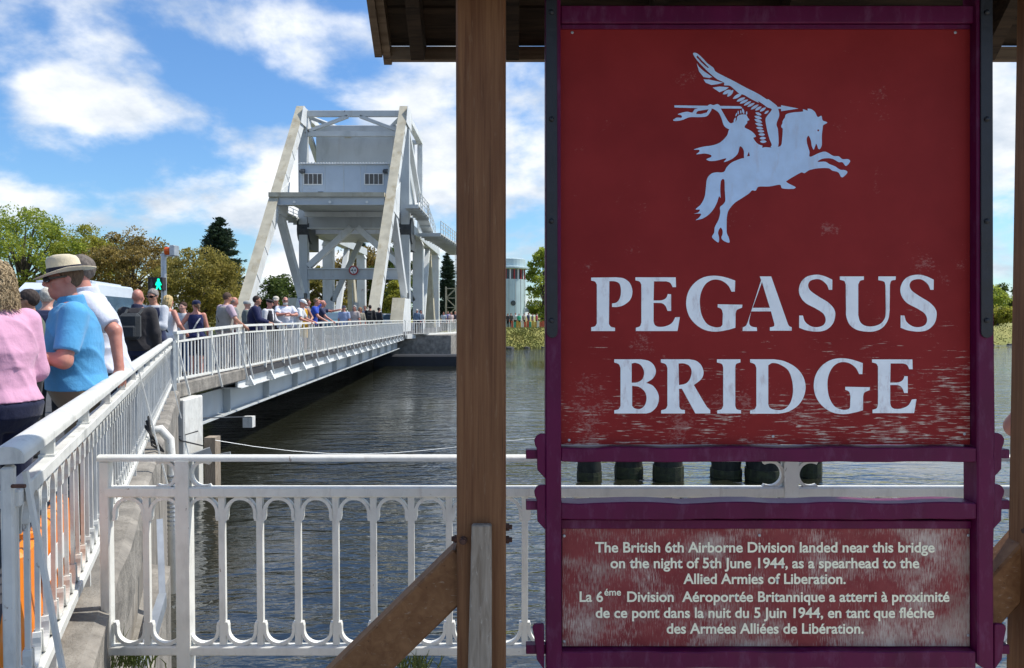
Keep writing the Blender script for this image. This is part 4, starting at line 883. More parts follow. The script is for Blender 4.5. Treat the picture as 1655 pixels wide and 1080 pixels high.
def tree(label, px, Y, top_py, half_px, kind, base_z=.24, n_leaf=11000, leaf=.17, low=.16, lean=0, clumps=90, group='trees on the far bank', nm='broadleaf_tree', X=None):
    b = at(px, 520, Y); X = b.x if X is None else X; top = at(px, top_py, Y).z; H = top - base_z; W = half_px * Y / F_PX
    t = thing(nm, label, 'tree', group, (X, Y, base_z))
    mb = MB(); tr = .022 * H + .06
    mb.tube([(0, 0, -.2), (.05, 0, H * .2), (.15 + lean, .1, H * .45), (.1 + lean, 0, H * .72)], [tr * 1.25, tr, tr * .7, tr * .25], 9)
    cs = []; zc, hz_ = H * (low + (1 - low) / 2), H * (1 - low) / 2
    for i in range(clumps):
        th, ph = rng.uniform(0, 2 * np.pi), np.arccos(rng.uniform(-1, 1)); rr = rng.uniform(.45, 1) ** .6
        q = np.array([np.cos(th) * np.sin(ph) * W * rr, np.sin(th) * np.sin(ph) * W * rr * .9, np.cos(ph) * hz_ * rr])
        q[:2] *= 1.06 - .28 * (q[2] / hz_) ** 2 if q[2] > 0 else 1
        q[2] += zc; q[0] += lean * q[2] / H; cs.append(q)
    for i in range(0, clumps, 4):
        z0 = min(H * rng.uniform(.18, .5), cs[i][2] * .8); p0 = Vector((.06, 0, z0)); p1 = Vector(cs[i]); mid = p0.lerp(p1, .5) + Vector((0, 0, .06 * H))
        mb.tube([p0, mid, p1], [tr * .45, tr * .28, tr * .06], 5)
    mb.build('trunk', M['bark'], t)
    per = n_leaf // clumps; P = []
    for q in cs:
        r = W * (rng.uniform(.14, .30) if W > 3.4 else rng.uniform(.22, .48)); g = rng.normal(size=(per, 3)); g /= np.linalg.norm(g, axis=1)[:, None]
        rad = rng.uniform(.25, 1, per)[:, None] ** .5
        c = q + g * rad * np.array([r, r, r * .72]); P.append(quads(c, g * .6, leaf))
    # wisps that break the outline
    th = rng.uniform(0, 2 * np.pi, per * 8); ph = np.arccos(rng.uniform(-1, 1, per * 8)); rr = rng.uniform(.8, 1.1, per * 8)
    c = np.stack([np.cos(th) * np.sin(ph) * W * rr, np.sin(th) * np.sin(ph) * W * rr, np.cos(ph) * hz_ * rr + zc], 1); keep = (np.sin(c[:, 0] * 2.1) + np.sin(c[:, 2] * 1.7 + 1) + np.sin(c[:, 1] * 1.9)) > .7
    P.append(quads(c[keep], None, leaf * .9))
    place('crown', quad_mesh('crown', np.concatenate(P), LEAF[kind]), t)
    return t
def conifer(label, px, Y, top_py, half_px, base_z=.24, n=34, group='trees on the far bank', flat=False):
    b = at(px, 520, Y); top = at(px, top_py, Y).z; H = top - base_z; W = half_px * Y / F_PX
    t = thing('conifer', label, 'tree', group, (b.x, Y, base_z)); mb = MB(); mb.tube([(0, 0, -.2), (0, 0, H * .5), (0, 0, H * .99)], [.3, .18, .03], 8); P = []
    for i in range(n):
        f = i / (n - 1); z = H * (.12 + .86 * f); L_ = W * ((1 - f) ** .72 + .06) * rng.uniform(.8, 1.1)
        for k in range(11 if f < .9 else 5):
            a = rng.uniform(0, 2 * np.pi); ln = L_ * rng.uniform(.65, 1.1); d = np.array([np.cos(a), np.sin(a), 0])
            up = .25 if f > .6 else .02; e = d * ln + np.array([0, 0, z + ln * up - (0 if flat else .08 * ln)])
            mb.tube([(0, 0, z), Vector(e * .6 + np.array([0, 0, z * .4 + .1])), Vector(e)], [.07, .04, .012], 4)
            m_ = 90; s_ = rng.uniform(.12, 1, m_); c = np.array([0, 0, z]) * (1 - s_[:, None]) + e * s_[:, None] + rng.normal(size=(m_, 3)) * np.array([.24, .24, .12]) * (.5 + .7 * ln / W)
            c[:, 2] -= .1 * rng.random(m_); P.append(quads(c, np.tile(d * .9 + np.array([0, 0, .35]), (m_, 1)), .21, .38))
    mb.build('trunk', M['bark'], t); place('crown', quad_mesh('needles', np.concatenate(P), LEAF['needle']), t); return t
tree('tall fresh green tree at the far left edge', 38, 78, 330, 82, 'green', n_leaf=24000, leaf=.125, clumps=110)
tree('pale yellow green tree behind the straw hat', 140, 84, 365, 66, 'lime', n_leaf=20000, leaf=.125)
tree('copper leaved tree left of the pedestrian signal', 214, 80, 376, 66, 'copper', n_leaf=22000, leaf=.13, clumps=110)
tree('rounded olive copper tree right of the pedestrian signal', 318, 76, 402, 72, 'olive', n_leaf=24000, leaf=.125, low=.06, clumps=120)
tree('small green tree low behind the left raking leg', 452, 96, 446, 34, 'dark', n_leaf=7000, leaf=.18, clumps=50)
conifer('dark conifer rising above the copper trees', 356, 92, 350, 58)
conifer('dark conifer behind the right end of the tower', 724, 118, 408, 22, n=22)
tree('golden copper tree seen through the bridge portal', 578, 112, 396, 46, 'copper', n_leaf=13000, leaf=.2, low=.1, group='trees beyond the portal')
tree('dark tree right of centre behind the portal', 640, 108, 402, 44, 'dark', n_leaf=12000, leaf=.2, low=.02, group='trees beyond the portal')
tree('bright green shrub at the foot of the right raking leg', 634, 92, 455, 22, 'lime', n_leaf=4500, leaf=.16, low=.0, clumps=40, group='trees beyond the portal', nm='shrub')
tree('cedar like dark tree peeking above the golden tree', 602, 128, 362, 40, 'needle', n_leaf=6000, leaf=.22, low=.4, clumps=40, group='trees beyond the portal')
tree('dark low tree filling the left of the portal', 520, 104, 430, 40, 'olive', n_leaf=9000, leaf=.2, low=.02, clumps=60, group='trees beyond the portal')
tree('leafy green tree beside the round control tower', 878, 98, 402, 26, 'green', n_leaf=6500, leaf=.18, low=.05, clumps=50)
tree('green bank tree left in the gap beside the right post', 1598, 116, 462, 26, 'green', n_leaf=6000, leaf=.2, low=.02, clumps=50, group='trees on the bank at the right')
tree('tall misty green tree at the right in the post gap', 1634, 150, 458, 34, 'dark', n_leaf=6000, leaf=.25, low=.02, clumps=50, group='trees on the bank at the right')
tree('bright yellow green bush on the right bank', 1612, 104, 497, 22, 'lime', n_leaf=5000, leaf=.15, low=.0, clumps=40, group='trees on the bank at the right', nm='shrub')

# ------------------------------------------------------------------ control tower, mast, tent, signs, signal
M['teal_panel'] = mat('pale_teal_cladding', (.46, .58, .60), .35, .06, .7)
M['red_paint'] = mat('red_frame_paint', (.40, .03, .03), .5, .1, 3)
M['white_cloth'] = mat('white_canvas', (.75, .75, .74), .8, .05, 2)
ct = thing('control_tower', 'round pale teal control tower with a flat cap beyond the left post', 'tower', None, (at(818, 500, 96).x, 96, .24))
mb = MB(); mb.lathe([(2.45, 0), (2.45, 6.05)], 32); mb.build('shaft', M['teal_panel'], ct)
for k in range(14):
    a = -2.5 + k * .18 * 2; mb = MB(); c, s_ = math.cos(a), math.sin(a); mb.beam((c * 2.46, s_ * 2.46, .1), (c * 2.46, s_ * 2.46, 6.0), .06, .04, up=(c, s_, 0)); mb.build('panel_joint', M['steel_grey'], ct)
mb = MB(); mb.lathe([(2.40, 6.05), (2.40, 7.3)], 32); gl = mb.build('window_band', M['glass_dark'], ct)
for k in range(28):
    a = 2 * math.pi * k / 28; c, s_ = math.cos(a), math.sin(a); mb = MB(); mb.beam((c * 2.44, s_ * 2.44, 6.05), (c * 2.44, s_ * 2.44, 7.3), .16, .07, up=(c, s_, 0)); mb.build('mullion', M['red_paint'] if k % 2 else M['white_cloth'], gl)
mb = MB(); mb.lathe([(2.5, 7.3), (2.95, 7.4), (2.95, 7.6), (2.5, 7.7), (2.5, 8.6), (2.3, 8.7)], 32); mb.build('cap', M['teal_panel'], ct)
a = -math.pi / 2 + .38; mb = MB(); mb.tube([(2.4 * math.cos(a), 2.4 * math.sin(a), 3.0), (2.52 * math.cos(a), 2.52 * math.sin(a), 3.0)], .33, 18); mb.build('porthole', M['glass_dark'], ct)
mast = thing('lattice_mast', 'cream lattice ladder mast right of the tower columns', 'mast', None, (at(729, 510, 82).x, 82, .24))
for sx_ in (-.55, .55):
    for sy_ in (-.5, .5):
        mb = MB(); mb.beam((sx_, sy_, 0), (sx_, sy_, 4.6), .09, .09); mb.build('leg', M['steel_stain'], mast)
for i in range(5):
    z = .2 + i * 1.05
    for sy_ in (-.5, .5):
        mb = MB(); mb.beam((-.55, sy_, z), (.55, sy_, z), .06, .06); mb.build('rung', M['steel_stain'], mast)
        if i < 4: mb = MB(); mb.beam((-.55 if i % 2 else .55, sy_, z), (.55 if i % 2 else -.55, sy_, z + 1.05), .05, .05); mb.build('diagonal', M['steel_stain'], mast)
for i in range(9):
    mb = MB(); mb.tube([(.5, -.3, 4.8 + i * .55), (1.0, -.3, 4.8 + i * .55)], .03, 5); mb.build('ladder_step', M['steel_white'], mast)
for x in (.5, 1.0): mb = MB(); mb.tube([(x, -.3, 4.4), (x, -.3, 9.6)], .035, 5); mb.build('ladder_rail', M['steel_white'], mast)
tent = thing('marquee', 'white peaked marquee on the far bank beside the tower', 'tent', None, (at(860, 510, 100).x, 100, .24))
mb = MB(); w_ = 1.6; mb.add([(-w_, -w_, 1.9), (w_, -w_, 1.9), (w_, w_, 1.9), (-w_, w_, 1.9), (0, 0, 3.0)], [(0, 1, 4), (1, 2, 4), (2, 3, 4), (3, 0, 4), (3, 2, 1, 0)]); mb.build('canopy', M['white_cloth'], tent)
for x in (-1.55, 1.55):
    for y in (-1.55, 1.55): mb = MB(); mb.tube([(x, y, 0), (x, y, 1.9)], .04, 6); mb.build('leg', M['galv'], tent)
CLOTH = {}
def cloth(col, rough=.85):
    k = tuple(round(c, 3) for c in col)
    if k not in CLOTH:
        m, nt, b = new_mat('fabric'); n = noise(nt, pos(nt), 45, 4, .6); n2 = noise(nt, pos(nt), 5, 3); n4 = noise(nt, pos(nt, (1, 1, .7)), 11, 3, .5, 1.2)
        c = mixc(nt, rng_(nt, n2, .3, .7), tuple(x * .82 for x in col), tuple(min(1, x * 1.12) for x in col))
        nt.links.new(outc(c), b.inputs['Base Color']); b.inputs['Roughness'].default_value = rough; b.inputs['Specular IOR Level'].default_value = .25
        b.inputs['Sheen Weight'].default_value = .15; mm = N(nt, 'ShaderNodeMath', operation='MULTIPLY_ADD'); L(nt, n4, 0, mm, 0); mm.inputs[1].default_value = 2.2; L(nt, n, 0, mm, 2); bump(nt, b, mm, .6, .004); CLOTH[k] = m
    return CLOTH[k]
bf = thing('barrier_fence', 'low coloured barrier fence in front of the crowd on the far bank', 'fence', None, (0, 0, 0))
for i in range(14):
    x = at(826, 520, 86.5).x + i * .30; mb = MB(); mb.box(x, x + .27, 86.45, 86.5, .24, 1.05 - .12 * (i % 2)); mb.build('panel', [cloth((.5, .12, .07)), cloth((.65, .63, .55)), cloth((.55, .35, .08)), cloth((.07, .35, .22))][(i * 7 + i // 3) % 4], bf)
# height limit sign on the portal beam
hs = thing('height_limit_sign', 'round red bordered height limit sign on the portal beam', 'road sign', None, (at(571.5, 437, 61.86).x, 61.84, at(571, 437, 61.86).z))
mb = MB(); mb.tube([(0, 0, 0), (0, .04, 0)], .40, 28); mb.build('disc', M['red_paint'], hs)
mb = MB(); mb.tube([(0, -.012, 0), (0, -.004, 0)], .29, 28); mb.build('face', M['white_cloth'], hs)
mb = MB(); ink = M['rubber']
for pl in ([(-.05, .26), (.05, .26), (0, .15)], [(-.05, -.26), (.05, -.26), (0, -.15)], [(-.22, -.02), (-.06, .12), (-.06, .06), (-.14, -.02)], [(-.22, -.05), (-.03, -.05), (-.03, -.01), (-.22, -.01)], [(-.09, -.11), (-.05, -.11), (-.05, .08), (-.09, .08)],
           [(-.01, -.11), (.02, -.11), (.02, -.08), (-.01, -.08)], [(.05, .0), (.14, .12), (.14, .06), (.10, .0)], [(.05, -.04), (.2, -.04), (.2, 0), (.05, 0)], [(.13, -.11), (.17, -.11), (.17, .08), (.13, .08)]):
    mb.prism(pl, lambda a, b, t: (a, -.02 + t, b), .006)
mb.build('figures', ink, hs)
ls = thing('lantern_pole', 'slim grey pole with a hanging lantern below the portal beam', 'lamp', None, (at(570, 500, 66).x, 66, .34))
mb = MB(); mb.tube([(0, 0, 0), (0, 0, 4.2)], .045, 6); mb.build('pole', M['galv'], ls)
mb = MB(); mb.box(.12, .50, -.15, .15, 1.75, 2.45); mb.build('lantern', M['galv'], ls); mb = MB(); mb.box(.17, .45, -.17, -.152, 1.85, 2.35); mb.build('glass', M['white_cloth'], ls)
mb = MB(); mb.beam((0, 0, 2.5), (.5, 0, 2.5), .05, .05); mb.build('arm', M['galv'], ls)
# pedestrian signal
SYD = 17.8; sp_ = at(265, 470, SYD)
ps = thing('pedestrian_signal', 'grey signal post with an orange lamp and a lit green walking man', 'traffic light', None, (sp_.x, SYD, deck_z(SYD)))
hh = lambda py: at(265, py, SYD).z - deck_z(SYD)
mb = MB(); mb.tube([(0, 0, 0), (0, 0, hh(412))], .062, 12); mb.lathe([(.075, hh(414)), (.075, hh(411)), (.03, hh(410))], 12); mb.build('post', M['galv'], ps, smooth=False)
mb = MB(); mb.box(-.26, .09, -.26, -.07, hh(470), hh(449)); bx_ = mb.build('signal_head', M['rubber'], ps, bevel=.012)
def emit(name, col, st):
    m, nt, b = new_mat(name); b.inputs['Base Color'].default_value = (*col, 1); b.inputs['Emission Color'].default_value = (*col, 1); b.inputs['Emission Strength'].default_value = st; return m
gm = emit('lit_green', (.0, .85, .40), .9)
zc = hh(459.5); man = [(-.02, .12), (.02, .12), (.032, .085), (.02, .06), (.05, .04), (.075, -.03), (.05, -.04), (.035, .0), (.04, -.06), (.065, -.135), (.03, -.135), (0, -.07), (-.03, -.135), (-.065, -.135), (-.04, -.06), (-.035, .0), (-.05, -.04), (-.075, -.03), (-.05, .04), (-.02, .06), (-.032, .085)]
mb = MB(); mb.prism([(a, b) for a, b in man], lambda a, b, t: (a - .005, -.268 + t, b + zc), .006); mb.build('green_man', gm, bx_)
mb = MB(); mb.prism([(a * .55, b) for a, b in man], lambda a, b, t: (a - .17, -.268 + t, b + zc), .006); mb.build('unlit_man', M['dark_steel'], bx_)
mb = MB(); mb.box(-.02, .02, -.08, -.06, hh(466), hh(450)); mb.build('bracket', M['dark_steel'], ps)
mb = MB(); mb.tube([(.06, -.02, hh(406)), (.20, -.02, hh(406))], .095, 14); mb.build('orange_lamp', mat('orange_lens', (.65, .10, .01), .25, .1, 5), ps)
mb = MB(); mb.box(.2, .32, -.14, .12, hh(414), hh(397)); mb.build('lamp_housing', M['galv'], ps, bevel=.01)
mb = MB(); mb.beam((0, 0, hh(413)), (.26, 0, hh(413.5)), .04, .04); mb.build('lamp_arm', M['galv'], ps)
# orange barrier behind the railing
ob = thing('road_barrier', 'orange plastic barrier with white patches behind the near end of the railing', 'barrier', None, tuple(wing(3.45, -.70, .135)), math.atan2(LD.y, LD.x))
M['orange'] = mat('orange_plastic', (.85, .24, .015), .45, .1, 8, dirt=(.7, .62, .5), dirt_amt=.4, dscale=5)
mb = MB(); mb.prism([(-.055, 0), (.055, 0), (.05, .2), (.035, .3), (.03, .46), (-.03, .46), (-.035, .3), (-.05, .2)], lambda a, b, t: (-.5 + t, a, b), .95); mb.build('body', M['orange'], ob, bevel=.02)
mb = MB(); mb.box(-.3, .2, -.058, -.054, .26, .36); mb.build('reflective_patch', M['white_cloth'], ob); mb = MB(); mb.box(-.5, -.2, -.062, -.057, .04, .14); mb.build('red_patch', M['red_paint'], ob)
for x in (-.3, .3): mb = MB(); mb.lathe([(.028, .461), (.028, .48), (.02, .485)], 12, (x, 0, 0)); mb.build('cap', M['orange'], ob)

# ------------------------------------------------------------------ vehicles
def wheel(par, x, y, r, w_):
    wl = bpy.data.objects.new('wheel', None); C.objects.link(wl); wl.parent = par; wl.location = (x, y, r)
    mb = MB(); mb.tube([(-w_ / 2, 0, 0), (w_ / 2, 0, 0)], r, 20); mb.build('tyre', M['rubber'], wl)
    mb = MB(); mb.tube([(-w_ / 2 - .01, 0, 0), (w_ / 2 + .01, 0, 0)], r * .6, 14); mb.build('rim', M['galv'], wl)
def body(prof, half, inset, m, nm, par, z_in):
    """side outline (y, z) swept across the width; above z_in the sides lean in"""
    mb = MB(); n = len(prof)
    def P(sgn): return [(sgn * (half - (inset * max(0, (z - z_in)) if z > z_in else 0)), y, z) for y, z in prof]
    mb.add(P(-1) + P(1), [tuple(range(n)), tuple(reversed(range(n, 2 * n)))] + [(i, (i + 1) % n, (i + 1) % n + n, i + n) for i in range(n)]); return mb.build(nm, m, par, bevel=.04)
def paint(nm, c): return mat(nm, c, .25, .04, 1.5)
def glassq(pts, nm, par): mb = MB(); mb.add(pts, [tuple(range(len(pts)))]); mb.build(nm, M['car_glass'], par)
M['car_glass'] = mat('tinted_blue_glass', (.05, .10, .15), .08, .2, 1)
def car(nm, label, col, loc, rz, van=False):
    c = thing(nm, label, 'van' if van else 'car', None, loc, rz); pm_ = paint(nm + '_paint', col)
    if van:
        pr = [(-2.6, .35), (2.5, .35), (2.62, .6), (2.55, 1.15), (2.05, 1.3), (1.45, 2.05), (1.1, 2.22), (-2.5, 2.24), (-2.62, 2.0)]; half, zi, ins = 1.0, 1.2, .13
        body(pr, half, ins, pm_, 'body', c, zi)
        glassq([(-.83, 2.03, 1.36), (.83, 2.03, 1.36), (.74, 1.52, 2.02), (-.74, 1.52, 2.02)], 'windscreen', c)
        for s_ in (-1, 1):
            glassq([(s_ * 1.003, 1.75, 1.3), (s_ * .93, 1.35, 1.9), (s_ * .93, -2.3, 1.9), (s_ * 1.003, -2.3, 1.3)], 'side_window', c)
            mb = MB(); mb.box(s_ * .62 - .16, s_ * .62 + .16, 2.5, 2.64, .72, .95); mb.build('headlight', M['white_cloth'], c)
        mb = MB(); mb.box(-.70, .70, -1.9, .8, 2.23, 2.30); mb.build('roof_box', pm_, c, bevel=.06); mb = MB(); mb.box(-.3, .3, -.4, .3, 2.302, 2.36); mb.build('roof_vent', M['galv'], c)
        ws = [(1.7, .34), (-1.7, .34)]
    else:
        pr = [(-2.0, .3), (2.0, .3), (2.1, .5), (2.05, .78), (1.2, .92), (.45, 1.42), (-1.1, 1.46), (-1.85, 1.05), (-2.08, .95), (-2.1, .5)]; half, zi, ins = .87, .85, .38
        body(pr, half, ins, pm_, 'body', c, zi)
        glassq([(-.70, 1.13, .98), (.70, 1.13, .98), (.63, .56, 1.37), (-.63, .56, 1.37)], 'windscreen', c)
        glassq([(-.60, -1.22, 1.41), (.60, -1.22, 1.41), (.72, -1.80, 1.10), (-.72, -1.80, 1.10)], 'rear_window', c)
        for s_ in (-1, 1):
            glassq([(s_ * .845, .95, .96), (s_ * .68, .35, 1.38), (s_ * .67, -1.05, 1.40), (s_ * .845, -1.55, .98)], 'side_window', c)
            mb = MB(); mb.box(s_ * .6 - .15, s_ * .6 + .15, 1.98, 2.09, .58, .72); mb.build('headlight', M['white_cloth'], c); mb = MB(); mb.box(s_ * .7 - .1, s_ * .7 + .1, -2.12, -2.0, .65, .85); mb.build('tail_light', M['red_paint'], c)
        ws = [(1.3, .31), (-1.3, .31)]
    for y, r in ws:
        for s_ in (-1, 1): wheel(c, s_ * (half - .1), y, r, .2)
    return c
X_at = lambda px, Y: at(px, 500, Y).x
van_ = car('camper_van', 'white camper van with blue windows behind the man in the straw hat', (.60, .66, .72), (X_at(122, 19), 19, .34), R(180 + 14), True)
car('hatchback_car', 'white car on the road beside the right raking leg', (.7, .7, .7), (X_at(624, 60), 60, .35), R(180))
car('teal_car', 'dark teal car on the bridge left of the man in the checked shirt', (.10, .20, .24), (X_at(536, 40) - .1, 40, .345), R(8))

van_.scale = (.93, .93, .93)
# ------------------------------------------------------------------ people
def surf(F, org, h):
    """naive surface nets over a sampled distance field"""
    S = F < 0; nx, ny, nz = F.shape
    c = [S[i:nx - 1 + i, j:ny - 1 + j, k:nz - 1 + k] for i in (0, 1) for j in (0, 1) for k in (0, 1)]
    allin = c[0].copy(); anyin = c[0].copy()
    for q in c[1:]: allin &= q; anyin |= q
    act = anyin & ~allin; idx = -np.ones(act.shape, np.int32); I = np.argwhere(act)
    if len(I) == 0: return np.zeros((0, 3)), np.zeros((0, 4), int)
    idx[act] = np.arange(len(I)); acc = np.zeros((len(I), 3)); cnt = np.zeros(len(I))
    for ax in range(3):
        o = [a for a in range(3) if a != ax]
        for u in (0, 1):
            for v in (0, 1):
                d0 = np.zeros(3, int); d0[o[0]] = u; d0[o[1]] = v; d1 = d0.copy(); d1[ax] = 1
                A = F[tuple((I + d0).T)]; B = F[tuple((I + d1).T)]; k = (A < 0) != (B < 0)
                t = np.where(k, A / np.where(k, A - B, 1), 0); p = np.tile(d0.astype(float), (len(I), 1)); p[:, ax] = t
                acc[k] += p[k]; cnt[k] += 1
    V = (I + acc / cnt[:, None]) * h + org; Q = []
    for ax in range(3):
        o = [(ax + 1) % 3, (ax + 2) % 3]; sl0 = [slice(None)] * 3; sl1 = [slice(None)] * 3; sl0[ax] = slice(0, -1); sl1[ax] = slice(1, None)
        for a in o: sl0[a] = slice(1, -1); sl1[a] = slice(1, -1)
        a_, b_ = S[tuple(sl0)], S[tuple(sl1)]; e = np.argwhere(a_ != b_)
        if len(e) == 0: continue
        fl = a_[tuple(e.T)]; base = e.copy()
        for a in o: base[:, a] += 1
        def cell(du, dv):
            q = base.copy(); q[:, o[0]] -= du; q[:, o[1]] -= dv; return idx[tuple(q.T)]
        q = np.stack([cell(1, 1), cell(0, 1), cell(0, 0), cell(1, 0)], 1); q[~fl] = q[~fl][:, ::-1]; Q.append(q)
    return V, np.concatenate(Q)
class Field:
    def __init__(s, lo, hi, h):
        s.lo = np.array(lo, float); s.h = h; n = np.ceil((np.array(hi) - s.lo) / h).astype(int) + 1; s.n = n
        s.ax = [s.lo[i] + np.arange(n[i]) * h for i in range(3)]; s.F = np.full(n, .3)
    def _sl(s, lo, hi):
        a = np.clip(np.floor((np.array(lo) - s.lo) / s.h).astype(int), 0, s.n); b = np.clip(np.ceil((np.array(hi) - s.lo) / s.h).astype(int) + 1, 0, s.n)
        return tuple(slice(x, y) for x, y in zip(a, b))
    def put(s, fn, lo, hi, k=.02, cut=False):
        sl = s._sl(np.array(lo) - k - 3 * s.h, np.array(hi) + k + 3 * s.h); X, Y, Z = (s.ax[i][sl[i]] for i in range(3))
        if 0 in (len(X), len(Y), len(Z)): return
        d = fn(X[:, None, None], Y[None, :, None], Z[None, None, :]); A = s.F[sl]
        if cut: s.F[sl] = np.maximum(A, -d); return
        hh = np.clip(.5 + .5 * (A - d) / k, 0, 1); s.F[sl] = A * (1 - hh) + d * hh - k * hh * (1 - hh)
    def cone(s, a, b, r1, r2, k=.02, flat=None, end=False):
        a, b = np.array(a, float), np.array(b, float); d = b - a; dd = d @ d + 1e-12; r = max(r1, r2)
        def fn(X, Y, Z):
            t = ((X - a[0]) * d[0] + (Y - a[1]) * d[1] + (Z - a[2]) * d[2]) / dd; tc_ = np.clip(t, 0, 1)
            v = np.sqrt((X - a[0] - tc_ * d[0]) ** 2 + (Y - a[1] - tc_ * d[1]) ** 2 + (Z - a[2] - tc_ * d[2]) ** 2) - (r1 + (r2 - r1) * tc_)
            if end: v = np.maximum(v, (t - 1) * math.sqrt(dd))
            return v
        s.put(fn, np.minimum(a, b) - r, np.maximum(a, b) + r, k)
    def ell(s, c, r, k=.02, M_=None, cut=False):
        c, r = np.array(c, float), np.array(r, float); m = max(r)
        def fn(X, Y, Z):
            x, y, z = X - c[0], Y - c[1], Z - c[2]
            if M_ is not None: x, y, z = (M_[0][i] * x + M_[1][i] * y + M_[2][i] * z for i in range(3))
            q = np.sqrt((x / r[0]) ** 2 + (y / r[1]) ** 2 + (z / r[2]) ** 2); return (q - 1) * min(r)
        s.put(fn, c - m, c + m, k, cut)
    def mesh(s, name, m, smooth_=True, warp=None):
        V, Q = surf(s.F, s.lo, s.h)
        me = bpy.data.meshes.new(name); me.from_pydata(V.tolist(), [], Q.tolist()); me.materials.append(m)
        me.polygons.foreach_set('use_smooth', [smooth_] * len(me.polygons)); me.update(); return me
def skin_mat(name, c):
    m, nt, b = new_mat(name); n = noise(nt, pos(nt), 16, 5, .6)
    k = mixc(nt, rng_(nt, n, .3, .7), tuple(x * y for x, y in zip(c, (.85, .72, .68))), tuple(x * 1.08 for x in c)); nt.links.new(outc(k), b.inputs['Base Color'])
    b.inputs['Roughness'].default_value = .5; b.inputs['Subsurface Weight'].default_value = .12; b.inputs['Subsurface Radius'].default_value = (.01, .004, .002); return m
SKIN = {'pink': skin_mat('sunburnt_skin', (.52, .24, .18)), 'fair': skin_mat('fair_skin', (.58, .33, .25)), 'tan': skin_mat('tanned_skin', (.44, .23, .155))}
HAIRC = {}
def hair_mat(c):
    if c not in HAIRC:
        m, nt, b = new_mat('hair'); n = noise(nt, pos(nt, (1, 1, .3)), 70, 5, .65)
        k = mixc(nt, rng_(nt, n, .3, .7), tuple(x * .45 for x in c), tuple(min(1, x * 1.25) for x in c)); nt.links.new(outc(k), b.inputs['Base Color']); b.inputs['Roughness'].default_value = .75; b.inputs['Specular IOR Level'].default_value = .2; bump(nt, b, n, .7, .006); HAIRC[c] = m
    return HAIRC[c]
M['shades'] = mat('dark_lens', (.008, .008, .01), .08, .1, 5)
def ik(a, b, l1, l2, hint):
    a, b, hint = Vector(a), Vector(b), Vector(hint); d = b - a; L_ = min(d.length, (l1 + l2) * .995); d = d.normalized(); b = a + d * L_
    c = (l1 * l1 - l2 * l2 + L_ * L_) / (2 * L_); h_ = math.sqrt(max(0, l1 * l1 - c * c)); u = (hint - d * hint.dot(d)).normalized(); return a + d * c + u * h_, b
